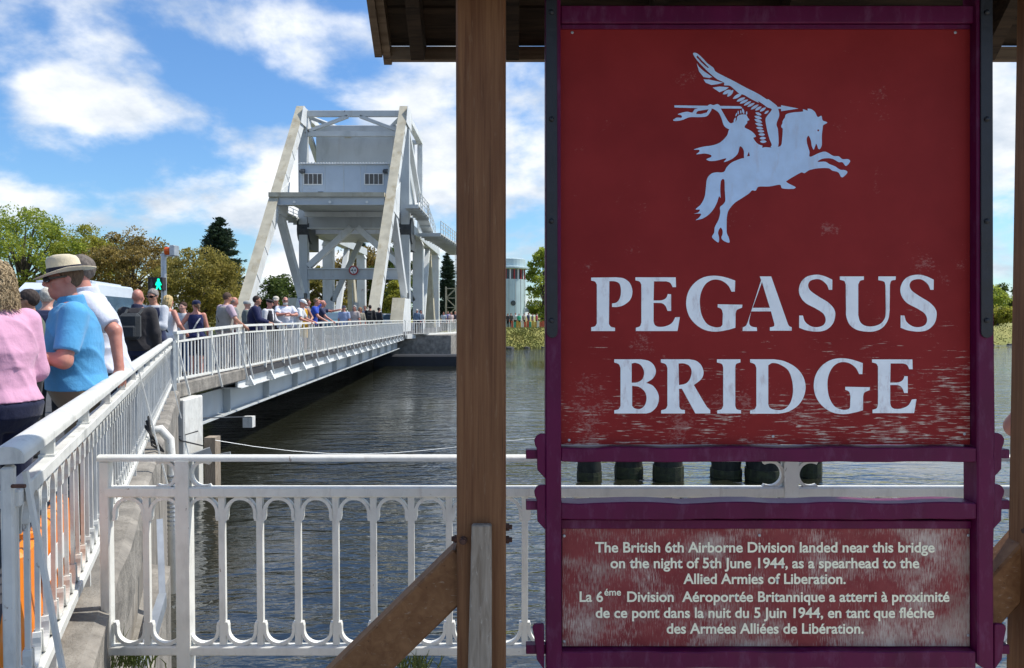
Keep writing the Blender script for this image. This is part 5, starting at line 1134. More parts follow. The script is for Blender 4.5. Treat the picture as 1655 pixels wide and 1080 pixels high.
def person(label, X, Y, yaw, H=1.75, fat=1.0, belly=0., h=.02, skin='fair', top=None, bottom=None, sleeve=.55, long=0, hair=None, hairstyle='short', hat=None, glasses=False, lean=0., side=0.,
           head_yaw=0, head_pitch=0, larm=None, rarm=None, hem=.86, shorts=None, loose=.016, z=None, strap=None, backpack=None, female=False, group='people standing on the bridge', shoes=(.05, .045, .04), collar=None, stride=.0, beard=None, vest=None):
    z = deck_z(Y) if z is None else z
    s = H / 1.75; t = thing('person', label, 'person', group, (X, Y, z), R(yaw)); q = lambda x, y, zz: np.array([x * s, y * s, zz * s])
    zs = np.array([.78, .86, .93, 1.03, 1.13, 1.23, 1.33, 1.41, 1.46, 1.50]) * s
    A_ = np.array([.12, .165, .172, .15, .152, .168, .182, .175, .11, .062]); B_ = np.array([.09, .118, .125, .11, .112, .120, .120, .102, .075, .056])
    if female: A_ = np.array([.12, .172, .185, .145, .138, .150, .160, .152, .095, .052]); B_ = np.array([.09, .125, .132, .105, .105, .125, .118, .095, .07, .05])
    fz_ = np.array([1, fat, fat, fat, fat, fat, 1 + (fat - 1) * .7, 1 + (fat - 1) * .5, 1, 1]); A_ = A_ * fz_ * s; B_ = B_ * fz_ * s
    bel = np.array([0, .1, .6, 1, .9, .45, .1, 0, 0, 0]) * belly
    cyf = lambda zz: lean * np.maximum(0, zz - .92 * s) ** 1.15; cxf = lambda zz: side * np.maximum(0, zz - .92 * s)
    def torso(f, infl=0., k=.03, z0=None, z1=None, fold=0., ph=0.):
        za_, zb_ = (z0 if z0 is not None else zs[0]), (z1 if z1 is not None else zs[-1])
        def fn(Xg, Yg, Zg):
            a = np.interp(Zg, zs, A_) + infl; b = np.interp(Zg, zs, B_ + bel * .5) + infl; cy = np.interp(Zg, zs, bel * .5) + cyf(Zg); cx = cxf(Zg)
            d = (np.sqrt(((Xg - cx) / a) ** 2 + ((Yg - cy) / b) ** 2) - 1) * np.minimum(a, b)
            if fold:
                w1 = np.sin(Xg * 9 + Yg * 7 + ph); w2 = np.sin(Xg * 5 - Yg * 11 + 6 * Zg + ph)
                rdg = lambda u: (1 - np.abs(np.sin(u))) ** 2.5
                d = d - fold * (1.1 * rdg(Zg * 13 + 1.6 * w1 + Xg * 6) * (.5 + .5 * w2) + .9 * rdg(Zg * 8 - Xg * 14 + 1.8 * w2 + ph) * (.5 + .5 * w1) + .7 * rdg(Xg * 16 + Yg * 9 + 2 * w2) * (.5 - .5 * w1) - .3)
            return np.maximum(d, np.maximum(za_ - Zg, Zg - zb_))
        m_ = max(A_) + max(B_) + infl + max(0, belly); f.put(fn, (-m_ - abs(side), -m_ - max(0, -lean), za_), (m_ + abs(side), m_ + max(0, lean) + belly, zb_), k)
    off = lambda zz: np.array([cxf(zz * s), cyf(zz * s), 0])
    shw = .178 if not female else .155; shw *= 1 + (fat - 1) * .4
    SH = {g: q(g * shw, -.005, 1.405) + off(1.405) for g in (-1, 1)}
    ua, fa_ = .30 * s, .255 * s; arms = {}
    for g, tgt in ((-1, larm), (1, rarm)):
        if tgt is None: tgt = ((.27, .06, .86), (.5, -1, 0))
        w_, hint = tgt; w_ = q(g * w_[0], w_[1], w_[2]) ; el, wr = ik(SH[g], w_, ua, fa_, (g * hint[0], hint[1], hint[2])); arms[g] = (np.array(el), np.array(wr))
    HP = {g: q(g * .088, 0, .87) for g in (-1, 1)}; KN = {g: q(g * (.095), .02 + stride * g * .5, .48) for g in (-1, 1)}; AN = {g: q(g * .10, -.02 + stride * g, .085) for g in (-1, 1)}
    nk = q(0, .0, 1.47) + off(1.47); hc = q(0, .028, 1.625) + off(1.55); hs_ = .93 * s
    HM = (Matrix.Rotation(R(head_yaw), 3, 'Z') @ Matrix.Rotation(R(head_pitch), 3, 'X')); HMn = np.array(HM)
    hp = lambda x, y, zz: hc + HMn @ (np.array([x, y, zz]) * hs_)
    lo = np.minimum.reduce([np.array([-.36, -.30, -.04]) * s, *[v - .2 for v in (arms[-1][1], arms[1][1], arms[-1][0], arms[1][0])], hc - .2]); lo[2] = -.03
    hi = np.maximum.reduce([np.array([.36, .34, 1.8]) * s, *[v + .2 for v in (arms[-1][1], arms[1][1], arms[-1][0], arms[1][0])], hc + .2])
    fine = h < .012
    def armcones(f, infl, upto=2., k=.025):
        for g in (-1, 1):
            el, wr = arms[g]; u = min(1, upto); e2 = SH[g] + (el - SH[g]) * u
            f.cone(SH[g], e2, (.058 + infl) * s, (.058 - .014 * u + infl) * s, k, end=upto < 1)
            if upto > 1: w2 = el + (wr - el) * min(1, upto - 1); f.cone(el, w2, (.044 + infl) * s, (.031 + infl * .8) * s, k, end=True if upto < 1.99 else False)
    f = Field(lo, hi, h)
    torso(f, 0); f.cone(nk - np.array([0, 0, .04]), hc + np.array([0, -.01, -.05 * s]), .058 * s, .052 * s, .02)
    armcones(f, 0)
    for g in (-1, 1):
        f.cone(HP[g], KN[g], .088 * s, .056 * s, .03); f.cone(KN[g], AN[g], .055 * s, .04 * s, .03); f.cone(AN[g] + q(0, -.01, -.04), AN[g] + q(g * .012, .15, -.048), .042 * s, .034 * s, .02)
        el, wr = arms[g]; d = (wr - el); d = d / (np.linalg.norm(d) + 1e-9); sidev = np.cross(d, np.array([0, 0, 1.])); sidev = sidev / (np.linalg.norm(sidev) + 1e-6); dn = np.cross(sidev, d)
        kn = wr + d * .085 * s; f.cone(wr, kn, .028 * s, .034 * s, .015)
        fr_ = max(.0085, h * .62)
        for i, (o_, ln) in enumerate(((-.030, .068), (-.010, .078), (.010, .074), (.029, .058))):
            p0 = kn + sidev * o_ * s; p1 = p0 + d * ln * .55 * s - dn * .006; p2 = p1 + d * ln * .4 * s - dn * .026 * (1 if dn[2] > 0 else -1); f.cone(p0, p1, fr_ * 1.1, fr_, .006); f.cone(p1, p2, fr_, fr_ * .85, .006)
        p0 = wr + d * .025 * s - sidev * g * .028; p1 = p0 + d * .045 * s - sidev * g * .022; p2 = p1 + d * .035 * s - sidev * g * .004; f.cone(p0, p1, fr_ * 1.3, fr_ * 1.1, .008); f.cone(p1, p2, fr_ * 1.1, fr_ * .9, .006)
    e = lambda c, r, k=.015, cut=False: f.ell(hp(*c), np.array(r) * hs_, k, HMn, cut)
    e((0, -.012, .03), (.077, .097, .098)); e((0, .03, -.04), (.06, .066, .082), .03); e((0, .068, -.098), (.03, .028, .026), .03)
    f.cone(hp(0, .098, .02), hp(0, .118, -.022), .010 * hs_, .0165 * hs_, .012); e((.014, .104, -.03), (.012, .012, .01), .01); e((-.014, .104, -.03), (.012, .012, .01), .01)
    f.cone(hp(-.036, .084, .032), hp(.036, .084, .032), .013 * hs_, .013 * hs_, .015)
    if fine:
        for g in (-1, 1): e((g * .032, .108, .010), (.017, .018, .012), .01, True)
        f.cone(hp(-.02, .096, -.060), hp(.02, .096, -.060), .008 * hs_, .008 * hs_, .006); f.cone(hp(-.018, .094, -.074), hp(.018, .094, -.074), .009 * hs_, .009 * hs_, .006)
    for g in (-1, 1): e((g * .078, -.012, -.004), (.013, .021, .034), .008); e((g * .05, .06, -.02), (.024, .022, .024), .02)
    place('body', f.mesh('body', SKIN[skin]), t)
    ph = (X * 7.3 + Y * 3.1) % 6.28
    # trousers or shorts
    if bottom:
        f = Field(lo, hi, h); torso(f, .010, .02, zs[0], 1.05 * s, .003, ph)
        ze = .48 if shorts else .07
        for g in (-1, 1):
            f.cone(HP[g], KN[g], (.098) * s * (1 + (fat - 1) * .5), (.070 if not shorts else .085) * s, .02, end=bool(shorts))
            if not shorts: f.cone(KN[g], AN[g] + q(0, 0, -.02), .070 * s, .058 * s, .02, end=True)
        place('shorts' if shorts else 'trousers', f.mesh('trousers', cloth(bottom)), t)
    f = Field(lo, hi, h)
    for g in (-1, 1): f.cone(AN[g] + q(0, -.015, -.045), AN[g] + q(g * .014, .155, -.05), .052 * s, .045 * s, .02)
    f.put(lambda Xg, Yg, Zg: Zg + 0 * Xg + 0 * Yg - .0, (lo[0], lo[1], -.2), (hi[0], hi[1], -.002), .001, True) if False else None
    place('shoes', f.mesh('shoes', cloth(shoes)), t)
    if top:
        f = Field(lo, hi, h); fo = .0035 + .35 * loose * (1 if fine else .6)
        torso(f, loose, .03, hem * s, (1.475 if sleeve > 0 else 1.42) * s, (.011 if fine else .008), ph)
        if sleeve > 0: armcones(f, loose * .9 + (.010 if sleeve <= 1 else .004), sleeve, .03)
        if sleeve <= 0:
            for g in (-1, 1): f.ell(SH[g] + q(g * .045, 0, .02), (.075 * s, .10 * s, .12 * s), .01, None, True)
        if long and sleeve > 0: pass
        if belly > .04 or fine:
            # soft creases running across the back and the flank
            pass
        o = place('jacket' if loose > .025 else 'shirt', f.mesh('shirt', cloth(top)), t)
        if collar:
            f = Field(lo, hi, h); c0 = nk + np.array([0, .005, .005]); f.cone(c0 + np.array([0, -.012, -.035]), c0 + np.array([0, .0, .045]), .088 * s, .076 * s, .01, end=True); f.cone(c0 + np.array([0, .0, -.06]), c0 + np.array([0, .012, .07]), .0001, .0001)
            f.ell(hc + HMn @ np.array([0, .09, -.17]), (.03, .06, .06), .01, None, True); place('collar', f.mesh('collar', cloth(collar)), o)
    if vest:
        f = Field(lo, hi, h); torso(f, loose + .016, .03, (hem + .02) * s, 1.44 * s, .003, ph)
        for g in (-1, 1): f.ell(SH[g] + q(g * .03, 0, 0), (.08 * s, .11 * s, .13 * s), .01, None, True)
        f.ell(q(0, .16, 1.36) + off(1.36), (.05, .1, .22), .01, None, True); place('vest', f.mesh('vest', cloth(vest)), t)
    HB = Matrix.Translation(Vector(hc)) @ HM.to_4x4() @ Matrix.Scale(hs_, 4)
    def headpart(nm, me): 
        o = bpy.data.objects.new(nm, me); C.objects.link(o); o.parent = t; o.matrix_basis = HB; return o
    if hair:
        f = Field((-.19, -.22, -.33), (.19, .16, .19), max(.006, h * .6)); nz_ = lambda Xg, Yg, Zg: .006 * np.sin(Xg * 90 + Zg * 40) * np.sin(Yg * 80 - Zg * 55)
        def shell(c, r, amp=1.):
            def fn(Xg, Yg, Zg):
                qd = np.sqrt(((Xg - c[0]) / r[0]) ** 2 + ((Yg - c[1]) / r[1]) ** 2 + ((Zg - c[2]) / r[2]) ** 2); return (qd - 1) * min(r) + amp * nz_(Xg, Yg, Zg)
            f.put(fn, np.array(c) - np.array(r) - .02, np.array(c) + np.array(r) + .02, .02)
        if hairstyle in ('short', 'fringe'): shell((0, -.016, .034), (.087, .106, .106), .3)
        elif hairstyle == 'ring': shell((0, -.03, .01), (.087, .092, .075), .3)
        elif hairstyle == 'bob':
            shell((0, -.02, .04), (.10, .118, .112)); shell((0, -.045, -.04), (.112, .10, .12)); shell((-.05, -.02, -.09), (.06, .075, .08)); shell((.05, -.02, -.09), (.06, .075, .08)); shell((0, -.06, -.12), (.09, .06, .07))
        elif hairstyle == 'long':
            shell((0, -.02, .04), (.094, .110, .108)); shell((0, -.055, -.06), (.092, .07, .15)); shell((0, -.07, -.17), (.08, .05, .11))
        elif hairstyle == 'tail':
            shell((0, -.016, .034), (.087, .106, .106), .3); shell((0, -.12, -.02), (.03, .035, .05)); shell((0, -.14, -.11), (.026, .03, .1))
        X_, Y_, Z_ = f.ax; Xg, Yg, Zg = X_[:, None, None], Y_[None, :, None], Z_[None, None, :]
        if hairstyle == 'ring': cutp = np.maximum(Zg - .045 + 0 * Xg + 0 * Yg, (Yg - .01) * .9 + 0 * Xg)
        elif hairstyle in ('short', 'tail'): cutp = (Yg - .045) * .75 - (Zg - .045) * .75 + 0 * Xg
        else: cutp = np.maximum((Yg - .06) * .85 - (Zg - .06) * .5, -.2) + 0 * Xg
        f.F = np.maximum(f.F, cutp)
        if hairstyle in ('short', 'tail'): f.F = np.maximum(f.F, np.where(np.abs(Yg) < .4, -(Zg + .085), 0) + 0 * Xg) if hairstyle == 'short' else f.F
        headpart('hair', f.mesh('hair', hair_mat(hair)))
    if beard:
        f = Field((-.1, -.02, -.16), (.1, .14, .0), .008); f.ell((0, .045, -.07), (.066, .066, .072), .01); f.ell((0, .07, -.09), (.04, .042, .045), .01)
        Yg, Zg = f.ax[1][None, :, None], f.ax[2][None, None, :]; f.F = np.maximum(f.F, (Zg + .045) + 0 * Yg + 0 * f.ax[0][:, None, None]); headpart('beard', f.mesh('beard', hair_mat(beard)))
    if glasses:
        mb = MB()
        for g in (-1, 1):
            pts = [(g * .004, .006), (g * .03, .016), (g * .062, .012), (g * .066, -.008), (g * .050, -.022), (g * .022, -.022), (g * .006, -.010)]
            mb.prism([(a, b + .012) for a, b in pts], lambda a, b, tt: (a, .116 - abs(a) * .28 - (a * a) * 3 + tt, b), .008)
            mb.prism([(.096, .014), (-.01, .014), (-.01, .006), (.09, -.004)], lambda a, b, tt: (g * .0715 + g * (a < .03) * .012 + g * tt, a, b + .008), .006)
        headpart('sunglasses', mb.mesh('sunglasses', M['shades'], bevel=0))
    elif not fine:
        mb = MB()
        for g in (-1, 1): mb.lathe([(.001, -.008), (.010, -.004), (.010, .004), (.001, .008)], 8, (g * .032, .094, .014), 1, .6)
        headpart('eyes', mb.mesh('eyes', M['rubber']))
    if hat:
        kind, hcol = hat[0], hat[1]; hm = cloth(hcol)
        if kind == 'cap':
            mb = MB(); mb.lathe([(.097, -.006), (.098, .03), (.088, .065), (.062, .090), (.025, .100), (.001, .102)], 18, (0, -.010, .035), 1, 1.18); 
            pts = [(math.cos(a) * .075, .085 + math.sin(a) * .085) for a in np.linspace(0, math.pi, 9)]
            mb.prism([(a, b) for a, b in pts], lambda a, b, tt: (a, b, .046 - (b - .085) * .25 - abs(a) * .12 + tt), .008)
            headpart('cap', mb.mesh('cap', hm, smooth=False))
        elif kind == 'beret':
            mb = MB(); mb.lathe([(.082, .0), (.088, .02), (.115, .05), (.105, .075), (.04, .085), (.001, .086)], 18, (.01, -.015, .04), 1, 1.1); headpart('beret', mb.mesh('beret', hm, smooth=True))
        elif kind == 'straw':
            mb = MB(); n = 40; prof = [(.90, .0), (.91, .012), (.88, .05), (.85, .085), (.80, .108), (.62, .118), (.35, .108), (.05, .100)]
            base = len(mb.v)
            for r_, z_ in prof:
                for i in range(n):
                    a = 2 * math.pi * i / n; x, y = math.cos(a) * .096 * r_, math.sin(a) * .116 * r_; dent = -.022 * math.exp(-((x) / .03) ** 2) * (z_ > .09); pin = 1 - .12 * (z_ > .06) * max(0, math.sin(a)) ** 3; mb.v.append((x * pin, y, z_ + .008 * (y / .1) * (z_ > .08) + dent))
            for j in range(len(prof) - 1):
                for i in range(n): a_, b_ = base + j * n + i, base + j * n + (i + 1) % n; mb.f.append((a_, b_, b_ + n, a_ + n)); mb.m.append(0)
            mb.f.append(tuple(base + (len(prof) - 1) * n + i for i in range(n))); mb.m.append(0)
            rings = [(.088, .001), (.12, -.004), (.15, -.004), (.172, .004)]; rings2 = [(r_ , z_ - .004) for r_, z_ in rings[::-1]]; base = len(mb.v); al = rings + rings2
            for r_, z_ in al:
                for i in range(n): a = 2 * math.pi * i / n; x, y = math.cos(a) * r_ * .97, math.sin(a) * (r_ + .020); mb.v.append((x, y, z_ + .020 * abs(math.cos(a)) ** 2 * (r_ - .088) / .08 - .022 * max(0, math.sin(a)) * (r_ - .088) / .08))
            for j in range(len(al)):
                for i in range(n): a_, b_ = base + j * n + i, base + j * n + (i + 1) % n; c_, d_ = base + ((j + 1) % len(al)) * n + (i + 1) % n, base + ((j + 1) % len(al)) * n + i; mb.f.append((a_, b_, c_, d_)); mb.m.append(0)
            me = mb.mesh('straw_hat', hm, smooth=True); o = headpart('straw_hat', me); o.matrix_basis = HB @ Matrix.Translation((0, -.012, .050)) @ Matrix.Rotation(R(-4), 4, 'X')
            mb = MB(); prof = [(.925, .004), (.935, .012), (.915, .034), (.90, .038)]; base = 0
            for r_, z_ in prof:
                for i in range(n): a = 2 * math.pi * i / n; mb.v.append((math.cos(a) * .097 * r_, math.sin(a) * .117 * r_, z_))
            for j in range(3):
                for i in range(n): a_, b_ = j * n + i, j * n + (i + 1) % n; mb.f.append((a_, b_, b_ + n, a_ + n)); mb.m.append(0)
            ob_ = bpy.data.objects.new('hat_band', mb.mesh('hat_band', cloth((.012, .014, .03)), smooth=True)); C.objects.link(ob_); ob_.parent = o
    if strap:
        mb = MB(); g = strap[1]; pts = []
        for i in range(15):
            a = math.pi * 2 * i / 14; zz_ = (1.16 + .24 * math.cos(a)) * s; aa = np.interp(zz_, zs, A_) + loose + .010; bb2 = np.interp(zz_, zs, B_ + bel * .5) + loose + .012; x = g * math.cos(a) * aa * .72; y = math.sin(a) * bb2 * .98; pts.append((x + float(cxf(zz_)), y + float(cyf(zz_)) + float(np.interp(zz_, zs, bel * .5)), zz_))
        mb.tube(pts, .016, 6); mb.build('bag_strap', cloth(strap[0]), t)
    if backpack:
        yb_ = -(float(np.interp(1.2 * s, zs, B_)) + loose + .004) + float(cyf(1.2 * s)); mb = MB(); mb.box(-.135, .135, yb_ - .13, yb_, 1.02 * s, 1.40 * s); bp_ = mb.build('backpack', cloth(backpack), t, bevel=.045)
        mb = MB(); mb.box(-.10, .10, yb_ - .175, yb_ - .131, 1.05 * s, 1.22 * s); mb.build('pocket', cloth(backpack), bp_, bevel=.02)
        for g in (-1, 1): mb = MB(); mb.tube([(g * .09, yb_ - .02, 1.38 * s), (g * .10, yb_ * .4, 1.46 * s), (g * .105, .05, 1.44 * s), (g * .115, .13, 1.32 * s)], .018, 6); mb.build('strap', cloth(backpack), bp_)
    return t
def X_at(px, Y): return at(px, 500, Y).x
REST_RAIL = lambda d, z_: ((.20, d, z_), (.6, -.6, -.3))
NV, BK, WH, KH = (.015, .022, .065), (.012, .012, .014), (.70, .70, .72), (.22, .17, .11)
def BP(px, top_py, inset=.45):
    k = (827.5 - px) / F_PX; Y = (6.2 + inset - .629) / (k - .037) if k > .3 or True else 0
    Y = min(Y, 50); z_top = CAM_Z + (511 - top_py) * Y / F_PX
    return dict(X=at(px, 500, Y).x, Y=Y, H=min(1.92, max(1.56, z_top - .34)))
G1, G2, G3 = 'people beside the approach railing', 'people standing on the bridge', 'people on the far bank'
person('woman seen from behind in a pink sweatshirt with wavy blond hair', X_at(-4, 3.9), 3.9, 60, 1.62, 1.22, .02, .0095, 'fair', (.62, .33, .47), (.010, .014, .045), 1.97, hem=.95, loose=.020, hair=(.42, .32, .19), hairstyle='bob', female=True, lean=.10, head_yaw=8, head_pitch=-6,
       rarm=((.14, .30, 1.12), (.5, -.8, -.8)), larm=((.14, .3, 1.15), (.5, -.6, -.8)), group=G1)
person('man in a bright blue polo shirt, straw hat and dark sunglasses', X_at(130, 4.5), 4.5, 121, 1.665, 1.18, .05, .0085, 'pink', (.085, .33, .60), KH, .80, hem=.93, loose=.014, hair=(.16, .10, .06), hat=('straw', (.66, .58, .42)), glasses=True, lean=.10, head_yaw=6, head_pitch=-7,
       larm=((.20, .33, 1.17), (.5, -1, -.6)), rarm=((.14, .34, 1.14), (.5, -1, -.6)), collar=(.085, .33, .60), group=G1)
person('tall grey haired man in a white polo leaning on the rail', X_at(174, 5.5), 5.5, 110, 1.765, 1.16, .03, .010, 'pink', (.60, .63, .72), (.05, .06, .09), .85, hem=.9, loose=.016, hair=(.17, .145, .125), lean=.26, head_yaw=10, head_pitch=-6,
       larm=((.36, -.12, .96), (.35, -1, .1)), collar=(.60, .63, .72), group=G1)
person('person in an olive top and dark glasses left of the straw hat man', X_at(50, 6.9), 6.9, 130, 1.56, 1.0, 0, .014, 'tan', (.09, .11, .07), BK, 1.9, hair=(.06, .045, .04), glasses=True, head_yaw=-25, group=G1)
person('white haired person in a navy jacket in front of the van', X_at(76, 8.3), 8.3, 20, 1.62, 1.0, 0, .016, 'fair', NV, BK, 1.97, loose=.03, hair=(.62, .58, .50), group=G1)
person('bald man in a dark leather jacket with a backpack', X_at(222, 10.2), 10.2, 4, 1.66, 1.1, 0, .014, 'pink', (.035, .032, .035), NV, 1.97, loose=.032, hair=None, collar=(.02, .025, .06), backpack=(.035, .04, .045), group=G1)
person('man in sunglasses and navy vest looking at his phone', X_at(249, 12.2), 12.2, 172, 1.72, 1.0, 0, .015, 'tan', (.50, .52, .56), BK, 1.97, hair=(.30, .27, .25), glasses=True, head_pitch=-12, vest=NV, rarm=((.06, .28, 1.20), (.6, -.4, -.8)), larm=((.06, .28, 1.18), (.6, -.4, -.8)), group=G1)
person('blond woman in a white sleeveless top with a dark strap', X_at(271, 14.6), 14.6, -18, 1.66, 1.15, .02, .015, 'pink', (.66, .65, .66), (.25, .30, .40), 0, hair=(.58, .42, .20), hairstyle='bob', female=True, strap=((.02, .02, .025), -1), rarm=((.27, .18, 1.0), (.6, -1, 0)), hem=.82, group=G1)
person('dark haired woman in a pale shirt facing the camera', yaw=165, **BP(297, 488, 0.9), fat=.95, belly=0, h=.016, **dict(zip(('skin', 'top', 'bottom', 'sleeve'), ('fair', (.55, .56, .58), (.05, .10, .20), .6))), hair=(.07, .04, .03), hairstyle='short', female=True, hem=.85)
person('woman in a navy tank top and cap with a white strap', yaw=14, **BP(317, 485, 0.45), fat=1.05, belly=0, h=.016, **dict(zip(('skin', 'top', 'bottom', 'sleeve'), ('pink', (.014, .02, .085), (.012, .015, .05), 0))), shorts=True, hair=(.20, .13, .08), hairstyle='tail', hat=('cap', (.012, .018, .06)), head_yaw=35, female=True, strap=((.68, .67, .64), 1), larm=((.24, .16, 1.02), (.9, -1, 0)), hem=.84)
person('man in a pink and grey shirt with a crossbody strap', yaw=-38, **BP(361, 473, 0.42), fat=1.15, belly=.03, h=.017, **dict(zip(('skin', 'top', 'bottom', 'sleeve'), ('tan', (.50, .38, .44), (.52, .48, .43), .8))), hair=(.11, .07, .05), strap=((.02, .015, .02), -1), rarm=((.34, .30, 1.0), (.6, -1, -.2)), head_pitch=-15, lean=.12, vest=(.30, .28, .25))
person('balding man in a grey shirt beside the left raking leg', yaw=-60, **BP(377, 480, 0.9), fat=1.0, belly=0, h=.02, **dict(zip(('skin', 'top', 'bottom', 'sleeve'), ('pink', (.22, .23, .22), (.10, .04, .06), .8))), hair=(.3, .25, .22), hairstyle='ring', head_pitch=-15)
person('person in a pale grey hat half hidden behind the navy blazer', yaw=-70, **BP(398, 486, 1.5), fat=1.0, belly=0, h=.022, **dict(zip(('skin', 'top', 'bottom', 'sleeve'), ('fair', (.13, .15, .14), BK, 1.9))), hat=('cap', (.33, .34, .33)))
person('man in a navy blazer with dark hair resting his hand on the rail', yaw=-72, **BP(409, 478, 0.5), fat=1.22, belly=.02, h=.018, **dict(zip(('skin', 'top', 'bottom', 'sleeve'), ('tan', (.012, .016, .065), NV, 1.96))), loose=.034, hair=(.05, .035, .03), lean=.12, hem=.80, rarm=((.22, .38, 1.06), (.6, -1, -.4)))
person('veteran in a black beret and dark blazer with a white shirt', yaw=-100, **BP(432, 484, 0.5), fat=1.1, belly=.03, h=.018, **dict(zip(('skin', 'top', 'bottom', 'sleeve'), ('pink', (.60, .60, .62), BK, 1.9))), loose=.022, hat=('beret', (.012, .012, .016)), head_pitch=-16, lean=.08, vest=(.014, .016, .03), larm=((.2, .34, 1.06), (.6, -1, -.3)))
person('man in a beige cap and black shirt behind the railing', yaw=200, **BP(446, 479, 1.2), fat=1.05, belly=0, h=.02, **dict(zip(('skin', 'top', 'bottom', 'sleeve'), ('pink', (.016, .016, .018), BK, .9))), hat=('cap', (.55, .50, .42)), head_pitch=-10)
person('stout white bearded man in a white shirt and sunglasses', yaw=205, **BP(461, 480, 0.5), fat=1.28, belly=.07, h=.017, **dict(zip(('skin', 'top', 'bottom', 'sleeve'), ('pink', (.66, .67, .74), (.45, .42, .38), .8))), hem=.84, beard=(.62, .60, .58), hair=(.5, .48, .46), hairstyle='ring', glasses=True, rarm=((.02, .30, 1.26), (.9, -.1, -.2)), larm=((.06, .34, 1.22), (.9, -.1, -.2)), loose=.024)
person('person in a white cap and white shirt bending over the rail', yaw=-88, **BP(479, 484, 0.5), fat=1.05, belly=.02, h=.018, **dict(zip(('skin', 'top', 'bottom', 'sleeve'), ('pink', (.64, .65, .66), (.45, .45, .47), .8))), hat=('cap', (.68, .68, .66)), head_pitch=-22, lean=.30, rarm=((.24, .44, 1.05), (.5, -1, -.2)), larm=((.24, .46, 1.05), (.5, -1, -.2)))
person('person in a yellow basketball vest and purple cap', yaw=195, **BP(488, 484, 0.75), fat=1.0, belly=0, h=.018, **dict(zip(('skin', 'top', 'bottom', 'sleeve'), ('tan', (.78, .42, .02), (.62, .36, .03), 0))), shorts=True, hair=(.05, .04, .035), hat=('cap', (.09, .03, .26)), head_yaw=-20, larm=((.26, .2, 1.02), (.6, -1, 0)))
person('man in a grey top behind the yellow basketball vest', yaw=-80, **BP(496, 481, 1.2), fat=1.0, belly=0, h=.022, **dict(zip(('skin', 'top', 'bottom', 'sleeve'), ('pink', (.20, .20, .22), BK, .6))), hair=(.12, .08, .06))
person('person in a royal blue shirt holding a hand to the forehead', yaw=-86, **BP(506, 482, 0.55), fat=1.0, belly=0, h=.02, **dict(zip(('skin', 'top', 'bottom', 'sleeve'), ('pink', (.02, .07, .42), (.02, .03, .07), .7))), hair=(.25, .17, .10), lean=.16, larm=((.06, .16, 1.68), (1, .4, 0)), rarm=((.2, .42, 1.02), (.5, -1, 0)))
person('bald man in a navy shirt pointing to the right', yaw=-84, **BP(517, 485, 0.5), fat=1.08, belly=.02, h=.02, **dict(zip(('skin', 'top', 'bottom', 'sleeve'), ('pink', (.025, .03, .075), NV, .7))), hair=None, lean=.14, larm=((.16, .60, 1.40), (.4, -1, -.6)), rarm=((.2, .44, 1.02), (.5, -1, -.4)))
person('man in a blue checked shirt right of the teal car', yaw=170, **BP(556, 494, 0.5), fat=1.12, belly=.02, h=.022, **dict(zip(('skin', 'top', 'bottom', 'sleeve'), ('pink', (.30, .36, .52), (.06, .08, .14), .8))), hair=(.10, .07, .05), hat=('cap', (.05, .05, .08)))
person('grey haired woman in a light patterned top', yaw=175, **BP(573, 494, 0.5), fat=1.05, belly=0, h=.022, **dict(zip(('skin', 'top', 'bottom', 'sleeve'), ('pink', (.42, .36, .34), BK, .8))), hair=(.38, .35, .32), hairstyle='bob', female=True)
person('woman with reddish hair in a khaki patterned blouse', yaw=190, **BP(582, 497, 0.5), fat=1.1, belly=0, h=.022, **dict(zip(('skin', 'top', 'bottom', 'sleeve'), ('pink', (.28, .25, .19), BK, 1.2))), hair=(.40, .22, .10), hairstyle='bob', female=True, glasses=True)
person('ruddy faced man between the blouse and the black backpack', yaw=180, **BP(590, 494, 1.0), fat=1.0, belly=0, h=.025, **dict(zip(('skin', 'top', 'bottom', 'sleeve'), ('pink', (.30, .29, .31), BK, .8))), hair=(.15, .1, .07), glasses=True)
person('person in black with a black backpack seen from behind', yaw=5, **BP(598, 493, 0.5), fat=1.05, belly=0, h=.022, **dict(zip(('skin', 'top', 'bottom', 'sleeve'), ('tan', BK, BK, 1.9))), hair=(.04, .03, .03), backpack=(.02, .02, .022), loose=.03)
person('person in a black coat near the white car', yaw=-40, **BP(612, 497, 0.5), fat=1.15, belly=0, h=.022, **dict(zip(('skin', 'top', 'bottom', 'sleeve'), ('tan', (.018, .018, .022), BK, 1.95))), hair=(.03, .025, .025), loose=.035)
person('man in a pale cap beside the right tower column', X_at(674, 55.5), 55.5, 180, 1.78, 1.0, 0, .03, 'pink', (.13, .19, .27), BK, 1.9, hat=('cap', (.6, .58, .52)), z=.34)
person('woman with dark hair beside the right tower column', X_at(680, 56.2), 56.2, 195, 1.70, 1.0, 0, .03, 'pink', (.14, .17, .22), NV, 1.2, hair=(.05, .03, .03), hairstyle='bob', female=True, z=.34)
for i, (px, c, lb) in enumerate(((717, (.40, .43, .47), 'in a grey top, leftmost of the group under the mast'), (723, (.20, .20, .42), 'in a violet top, second of the group under the mast'), (729, (.55, .42, .40), 'in a pink top, third of the group under the mast'), (735, (.08, .08, .1), 'in black, rightmost of the group under the mast'))):
    person('person ' + lb, X_at(px, 63), 63 + .4 * (i % 2), 180 + 20 * (i % 3), 1.68 + .06 * (i % 2), 1.05, 0, .035, 'pink', c, BK, .8, hair=(.12 + .1 * i, .09 + .08 * i, .06 + .05 * i), z=.28, group=G3)
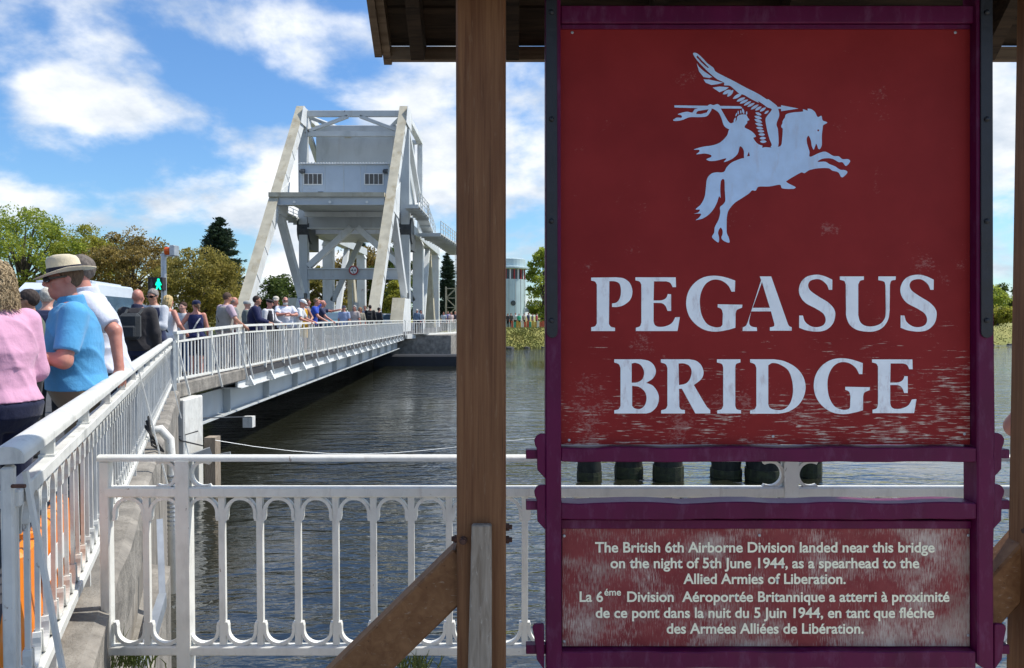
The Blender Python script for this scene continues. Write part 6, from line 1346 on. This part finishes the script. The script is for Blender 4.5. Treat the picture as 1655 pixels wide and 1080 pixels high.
cols = [((.05, .05, .06), 'black'), ((.10, .09, .08), 'dark brown'), ((.06, .42, .25), 'green'), ((.6, .6, .6), 'white'), ((.04, .05, .1), 'navy'), ((.40, .05, .09), 'crimson'), ((.07, .07, .08), 'charcoal'), ((.35, .3, .25), 'beige')]
for i, (px, ci) in enumerate(((821, 0), (826, 1), (833, 3), (839, 2), (847, 7), (854, 4), (861, 6), (868, 5))):
    person(f'far person in {cols[ci][1]} in the crowd beyond the barrier fence', X_at(px, 88.5), 88 + (i * 37 % 5) * .4 + (.8 if px > 826 else -2.2), 150 + i * 17, 1.66 + .05 * (i % 3), 1.1, 0, .04, 'pink', cols[ci][0], BK, 1.2, hair=(.1, .07, .05), z=.24, group=G3)
person('person in a blue sleeve half hidden behind the right post', 2.335, 2.95, 0, 1.72, 1.15, 0, .011, 'pink', (.06, .20, .35), NV, .62, hair=(.1, .07, .05), z=0, larm=((.02, .30, 1.08), (1, -.35, -.1)), group='people beside the water railing')
# strands over the near woman's hair
w_ = [o for o in C.objects if o.get('label', '').startswith('woman seen from behind')][0]; hr = [o for o in w_.children if o.name.startswith('hair')][0]
mb = MB(); r_ = random.Random(5)
for i in range(1100):
    a, z0 = r_.uniform(math.pi * .85, math.pi * 2.15), r_.uniform(-.12, .13)
    rad = .108 * math.sqrt(max(.05, 1 - ((z0 - .03) / .14) ** 2)) if z0 > -.02 else .112
    p = Vector((math.cos(a) * rad, math.sin(a) * rad * 1.08 - .025, z0)); pts = [p]; ph = r_.uniform(0, 6.28); ln = r_.uniform(.05, .10)
    for k in range(1, 6):
        f_ = k / 5; c_ = Vector((p.x * (1 + .10 * f_) + .012 * math.sin(ph + f_ * 7), p.y * (1 + .10 * f_) + .012 * math.cos(ph * 1.7 + f_ * 6), p.z - ln * f_)); pts.append(c_)
    mb.tube(pts, [.003, .0035, .0035, .003, .0022, .001], 3, cap=False)
me = mb.mesh('strands', hair_mat((.46, .35, .21))); o = bpy.data.objects.new('strands', me); C.objects.link(o); o.parent = hr; o['kind'] = 'stuff'
# watch on the leaning man's wrist
